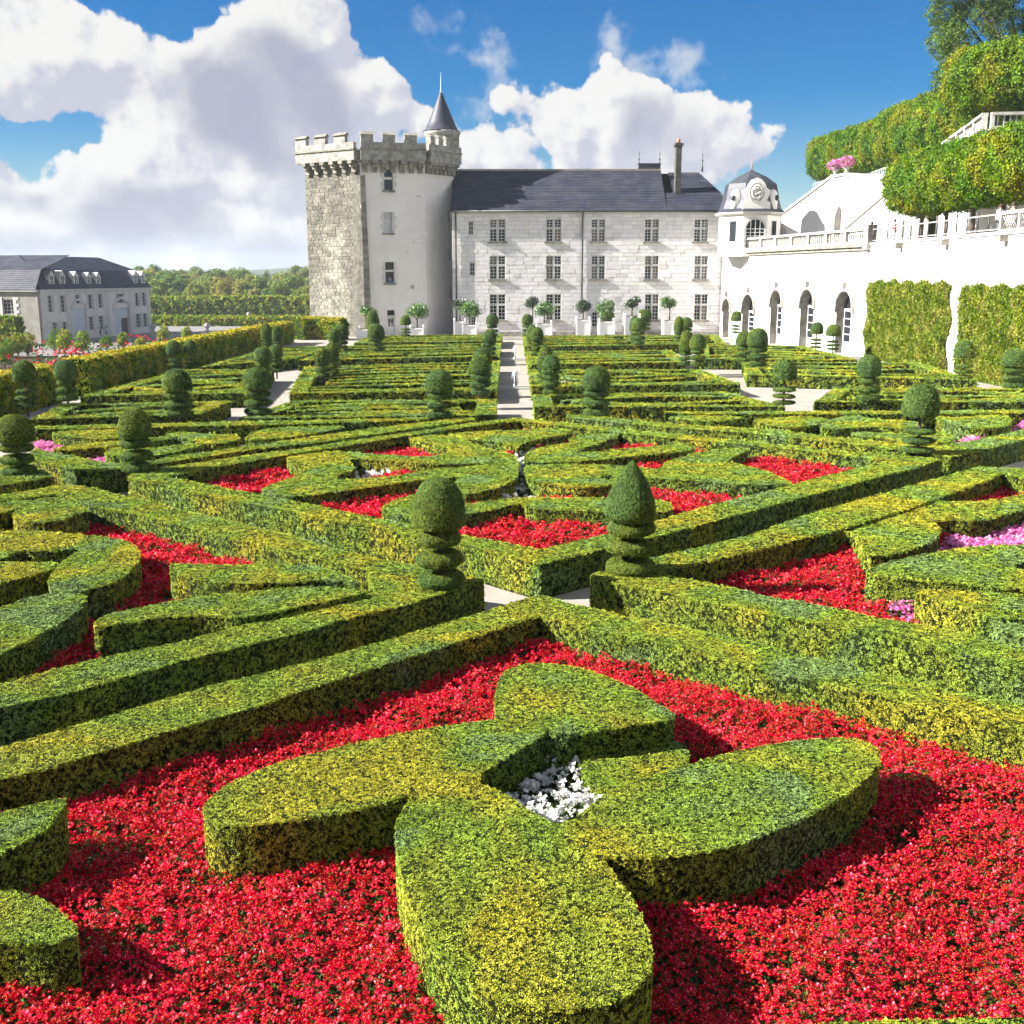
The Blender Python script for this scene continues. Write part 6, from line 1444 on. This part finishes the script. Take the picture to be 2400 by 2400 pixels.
for u in (104, 163, 253, 308, 352):
    q = FN.px(u, 740)[0]
    for i in range(14): mb = MB(); h_ = (zEa - KZ) / 14; e = .8 if i % 2 else .55; mb.fbox(FN, max(.0, q - e), min(FN.L, q + e), KZ + i * h_, KZ + (i + 1) * h_ - .03, -.02, .08); mb.build('quoin', 'tuffeau_plain', ann)
mb = MB(); mb.fbox(FN, -.2, FN.L + .2, zEa - .35, zEa, -.2, .35); mb.build('cornice', 'tuffeau_plain', ann)
zB = FN.px(150, 633, -1.2)[1]; zR = FN.px(120, 600, -6)[1]; D_ = 12
def fp(u, n, z): return FN.P(u, n, z)
quad_roof([fp(-.3, .4, zEa), fp(FN.L + .3, .4, zEa), fp(FN.L - 1.2, -1.6, zB), fp(1.2, -1.6, zB)], 'slate_row', ann, 'mansard_roof', 10, 11)
uM = FN.px(252, 640)[0]
quad_roof([fp(1.2, -1.6, zB), fp(FN.L - 1.2, -1.6, zB), fp(FN.L - 6, -6.5, zR), fp(5, -6.5, zR)], 'slate_row', ann, 'upper_roof', 8, 12)
mb = MB(); mb.add([fp(-.3, .4, zEa), fp(1.2, -1.6, zB), fp(5, -6.5, zR), fp(1.2, -12, zB), fp(-.3, -13.5, zEa)], [(0, 1, 2, 3, 4)]); mb.add([fp(FN.L + .3, .4, zEa), fp(FN.L - 1.2, -1.6, zB), fp(FN.L - 6, -6.5, zR), fp(FN.L - 1.2, -12, zB), fp(FN.L + .3, -13.5, zEa)], [(4, 3, 2, 1, 0)])
mb.add([fp(5, -6.5, zR), fp(FN.L - 6, -6.5, zR), fp(FN.L, -13, zEa), fp(0, -13, zEa)], [(0, 1, 2, 3)]); mb.build('end_roof', 'slate', ann)
mb = MB(); mb.fbox(FN, FN.L - .3, FN.L, KZ, zEa, -13, -.01); mb.fbox(FN, 0, .3, KZ, zEa, -13, -.01); mb.build('end_wall', 'annex_wall', ann)
for (u, v0, v1) in ((120, 636, 671), (145, 636, 671), (177, 638, 670), (207, 640, 669), (229, 640, 668), (317, 636, 668), (334, 637, 665)):
    q = FN.px(u, v1, -.3); t = FN.px(u, v0, -.3)[1]; w_ = .75
    mb = MB(); mb.fbox(FN, q[0] - w_, q[0] + w_, q[1], t - .7, -2.2, -.1); mb.add([fp(q[0] - w_ - .1, -.05, t - .7), fp(q[0] + w_ + .1, -.05, t - .7), fp(q[0], -.05, t + .15), fp(q[0] - w_ - .1, -2.4, t - .7), fp(q[0] + w_ + .1, -2.4, t - .7), fp(q[0], -2.4, t + .15)], [(0, 1, 2), (0, 2, 5, 3), (1, 4, 5, 2)]); dm = mb.build('dormer', 'tuffeau_plain', ann)
    mb = MB(); mb.fbox(FN, q[0] - .4, q[0] + .4, q[1] + .35, t - .75, -.1, -.07); mb.build('pane', 'glass', dm)
    mb = MB(); mb.fbox(FN, q[0] - .04, q[0] + .04, q[1] + .35, t - .75, -.069, -.04); mb.fbox(FN, q[0] - .4, q[0] - .041, q[1] + .9, q[1] + .97, -.069, -.045); mb.build('sash', 'white_paint', dm)
# its left wing, facing the camera
FL_ = Frame((cA.x - 26, cA.y + 3.4), (cA.x - .05, cA.y - .8), KZ)
lwg = empty('stable_wing', FL_.P(13, 0, KZ), 'lower stone wing with mansard roof at the left edge', 'building')
w1 = FL_.rect(8, 702, 30, 736); w2 = FL_.rect(-60, 702, -38, 736)
wall(FL_, 0, FL_.L, KZ - .2, zEa, [w1, w2], 'stable_wall', lwg)
for w_ in (w1, w2):
    wo2 = window(FL_, w_, lwg, 1, 1, bars=(3, 4), sill=False)
    for sd in (0, 1):
        for q in range(6): hgt = (w_[3] - w_[2] + .8) / 6; ext = 1.0 if q % 2 else .6; e = (w_[0] - ext, w_[0] - .005) if sd == 0 else (w_[1] + .005, w_[1] + ext); mb = MB(); mb.fbox(FL_, e[0], e[1], w_[2] - .4 + q * hgt, w_[2] - .4 + (q + 1) * hgt - .02, -.02, .06); mb.build('quoin', 'tuffeau_plain', wo2)
mb = MB(); mb.fbox(FL_, 0, FL_.L, zEa - .3, zEa, -.2, .35); mb.build('cornice', 'tuffeau_plain', lwg)
quad_roof([FL_.P(0, .4, zEa), FL_.P(FL_.L, .4, zEa), FL_.P(FL_.L, -1.6, zB), FL_.P(0, -1.6, zB)], 'slate_row', lwg, 'mansard_roof', 10, 13)
quad_roof([FL_.P(0, -1.6, zB), FL_.P(FL_.L, -1.6, zB), FL_.P(FL_.L + 2.4, -6.5, zR), FL_.P(0, -6.5, zR)], 'slate_row', lwg, 'upper_roof', 8, 14)

# ------------------------------------------------------------------ kitchen garden beyond the vine hedge
leafy_wall('ivy_hedge', 'tall green hedge in front of the stable wing at the left edge', [(cA.x - 24, cA.y - 4), (cA.x - 1.5, cA.y - 5)], 2.5, 4.3, 'vine', 1.0, .2, .35, KZ)
KS = [(25, 790, 826), (43, 778, 824), (65, 776, 822), (130, 770, 815), (153, 770, 817), (195, 772, 822), (250, 785, 810), (290, 778, 806), (330, 790, 812), (12, 800, 850), (384, 760, 795), (438, 765, 790)]
for i, (u, vt, vb) in enumerate(KS):
    p = G(u, vb + 14, KZ); H = PY(u, vt, p.y).z - KZ; R = H * (.32 if i > 2 else .38)
    tree('pear_tree', 'small trained pear tree in the kitchen garden beyond the vine hedge', (p.x, p.y, KZ), ([(0, 0, 0), (0, 0, H * .5)], [.08, .05]), [], [(0, 0, H * .55, R, R, H * .36), (R * .2, 0, H * .75, R * .6, R * .6, H * .22), (-R * .2, 0, H * .4, R * .7, R * .7, H * .2)], 260, 'vine' if i % 3 else 'linden', .22, group='pear trees of the kitchen garden', seed=200 + i)
n = 900; x = nrs.uniform(-85, -27, n); y = nrs.uniform(110, 175, n); pts = np.stack([x, y, np.full(n, KZ) + nrs.uniform(.3, 1.2, n)], 1)
clus = np.sin(x * .35) * np.sin(y * .42 + 1) > .15; q = pts[clus]; q = q[:420]
o = scatter('rose_bushes', 'bedleaf', np.repeat(pts[:600], 1, 0) - np.array([0, 0, .35]), np.tile([0, 0, 1.0], (600, 1)), nrs.uniform(.5, .9, 600)); tag(o, 'low green rows of the kitchen garden beyond the vine hedge', 'plants', None, 'stuff')
o = scatter('roses', 'red', q + np.array([0, 0, .3]), np.tile([0, 0, 1.0], (len(q), 1)), nrs.uniform(.3, .55, len(q))); tag(o, 'red roses dotted through the kitchen garden', 'flowers', None, 'stuff')
for i, (u, v) in enumerate(((360, 786), (487, 784), (584, 752))):
    p = G(u, v, KZ); root = empty('stone_vase', p, ['stone vase at the left end of the court balustrade', 'stone vase in the middle of the court edge', 'stone vase near the low hedge at the back of the court'][i], 'vase', 'stone vases of the court'); mb = MB(); mb.lathe([(.5, 0), (.5, .7), (.25, .8), (.2, 1.0), (.5, 1.4), (.6, 1.8), (.3, 2.0), (.35, 2.1)], 14); mb.build('vase', 'balustrade_stone', root, True); mb = MB(); mb.box(-.6, .6, -.6, .6, -.1, .25); mb.build('pedestal', 'balustrade_stone', root, True)
mb = MB(); a = G(470, 786, KZ); c = G(720, 768, KZ); F_ = Frame((a.x, a.y), (c.x, c.y), KZ); mb.fbox(F_, 0, F_.L, KZ, KZ + .7, -.3, .1); tag(mb.build('court_wall', 'balustrade_stone'), 'low pale wall along the court edge', 'wall')

# ------------------------------------------------------------------ people
def person(loc, rz, label, top, legs, hair='hair', arm='down', h=1.72):
    """one continuous skinned body with clothing and hair as parts"""
    root = empty('person', loc, label, 'person', None, rz); k = h / 1.72
    J = {'pel': (0, 0, .95), 'wai': (0, 0, 1.08), 'che': (0, -.01, 1.3), 'nck': (0, 0, 1.48), 'hd0': (0, .01, 1.56), 'hd1': (0, 0, 1.66), 'ls': (.17, 0, 1.42), 'rs': (-.17, 0, 1.42), 'lh': (.1, 0, .9), 'rh': (-.1, 0, .9), 'lk': (.11, -.02, .5), 'rk': (-.11, .03, .5), 'la': (.11, .02, .09), 'ra': (-.11, .05, .09), 'lt': (.12, -.15, .04), 'rt': (-.12, -.1, .04)}
    if arm == 'lean': J.update(le=(.27, -.12, 1.2), lw=(.16, -.36, 1.14), re=(-.27, -.12, 1.2), rw=(-.16, -.36, 1.14), lf=(.12, -.45, 1.13), rf=(-.12, -.45, 1.13))
    else: J.update(le=(.24, .02, 1.14), lw=(.25, -.06, .88), re=(-.24, .02, 1.14), rw=(-.25, -.06, .88), lf=(.25, -.09, .79), rf=(-.25, -.09, .79))
    ed = [('pel', 'wai'), ('wai', 'che'), ('che', 'nck'), ('nck', 'hd0'), ('hd0', 'hd1'), ('che', 'ls'), ('che', 'rs'), ('ls', 'le'), ('le', 'lw'), ('lw', 'lf'), ('rs', 're'), ('re', 'rw'), ('rw', 'rf'), ('pel', 'lh'), ('lh', 'lk'), ('lk', 'la'), ('la', 'lt'), ('pel', 'rh'), ('rh', 'rk'), ('rk', 'ra'), ('ra', 'rt')]
    rad = {'pel': .14, 'wai': .125, 'che': .15, 'nck': .055, 'hd0': .085, 'hd1': .095, 'ls': .075, 'rs': .075, 'le': .05, 're': .05, 'lw': .035, 'rw': .035, 'lf': .03, 'rf': .03, 'lh': .095, 'rh': .095, 'lk': .065, 'rk': .065, 'la': .045, 'ra': .045, 'lt': .04, 'rt': .04}
    def body(name, keys, grow, mat, par):
        ks = [q for q in J if q in keys]; idx = {q: i for i, q in enumerate(ks)}
        me = bpy.data.meshes.new(name); me.from_pydata([tuple(c * k for c in J[q]) for q in ks], [(idx[a], idx[c]) for a, c in ed if a in idx and c in idx], []); me.materials.append(M(mat))
        o = bpy.data.objects.new(name, me); COL.objects.link(o); o.parent = par
        sk = o.modifiers.new('skin', 'SKIN'); me.skin_vertices or None
        if not me.skin_vertices:
            bm_ = bmesh.new(); bm_.from_mesh(me); bm_.verts.layers.skin.verify(); bm_.to_mesh(me); bm_.free()
        for q in ks: d = me.skin_vertices[0].data[idx[q]]; d.radius = (rad[q] * k * grow, rad[q] * k * grow * .85); d.use_root = q == ks[0]
        sb = o.modifiers.new('subd', 'SUBSURF'); sb.levels = 1; sb.render_levels = 1
        return o
    body('body', set(J), 1.0, 'skin', root)
    body('shirt', {'pel', 'wai', 'che', 'ls', 'rs', 'le', 're', 'lw', 'rw'}, 1.16, top, root); body('trousers', {'pel', 'lh', 'rh', 'lk', 'rk', 'la', 'ra'}, 1.12, legs, root)
    mb = MB(); mb.lathe([(.03, .17), (.09, .14), (.115, .06), (.112, -.02), (.09, -.06)], 12, 0, .02 * k, 1.655 * k); mb.build('hair', hair, root, True)
    return root
def at_terrace(u, F, back, z): q = F.px(u, 560, -back); return F.P(q[0], -back, z)
p = FA.px(2036, 560, -.6); person(FA.P(FA.L - .9, -.75, T1), radians(-80), 'man in black leaning on the balustrade end beside the dark pier', 'cloth_black', 'cloth_grey', arm='lean')
q = FI.px(2096, 540, -1.0); person(FI.P(q[0], -1.0, T1), radians(-75), 'woman in red behind the iron railing', 'cloth_red', 'cloth_white')
q = FI.px(2344, 500, -.8); person(FI.P(q[0], -.8, T1), radians(-60), 'person in a pale top behind the lattice parapet', 'cloth_white', 'cloth_grey')
q = FI.px(2374, 500, -.8); person(FI.P(q[0], -.8, T1), radians(-60), 'person in dark clothes behind the lattice parapet', 'cloth_black', 'cloth_grey')
q = FA.px(1745, 560, -1.0); person(FA.P(q[0], -1.0, T1), radians(-90), 'visitor in white on the terrace in front of the pavilion', 'cloth_white', 'cloth_white', arm='lean')
p = G(235, 791, KZ); person(p, .3, 'person in black in front of the outbuilding', 'cloth_black', 'cloth_black')
p = G(250, 790, KZ); person(p, -.3, 'person in white in front of the outbuilding', 'cloth_white', 'cloth_blue')
person(FT1.P(FT1.L * .62, -.2, zP), radians(-20), 'visitor standing between the merlons on the tower', 'cloth_grey', 'cloth_grey')
person(FT2.P((tw[2][0] + tw[2][1]) / 2 + .1, -.40, tw[2][2] - .95), 0, 'person in pale blue looking out of the lower tower window', 'cloth_blue', 'cloth_blue')

# ------------------------------------------------------------------ air
mb = MB(); mb.box(-4100, 4100, -90, 4000, KZ - 1.4, 75); hz = mb.build('haze', 'white_paint'); hz['kind'] = 'stuff'; hz['label'] = 'thin blue summer haze over the valley'
m, nb = newmat('haze_air'); vp = nb.n('ShaderNodeVolumePrincipled'); vp.inputs['Color'].default_value = (0.80, 0.90, 1.0, 1); vp.inputs['Density'].default_value = HAZE; vp.inputs['Anisotropy'].default_value = 0.0
ow = nb.n('ShaderNodeOutputMaterial'); m.node_tree.links.new(vp.outputs[0], ow.inputs['Volume']); hz.data.materials.clear(); hz.data.materials.append(m)
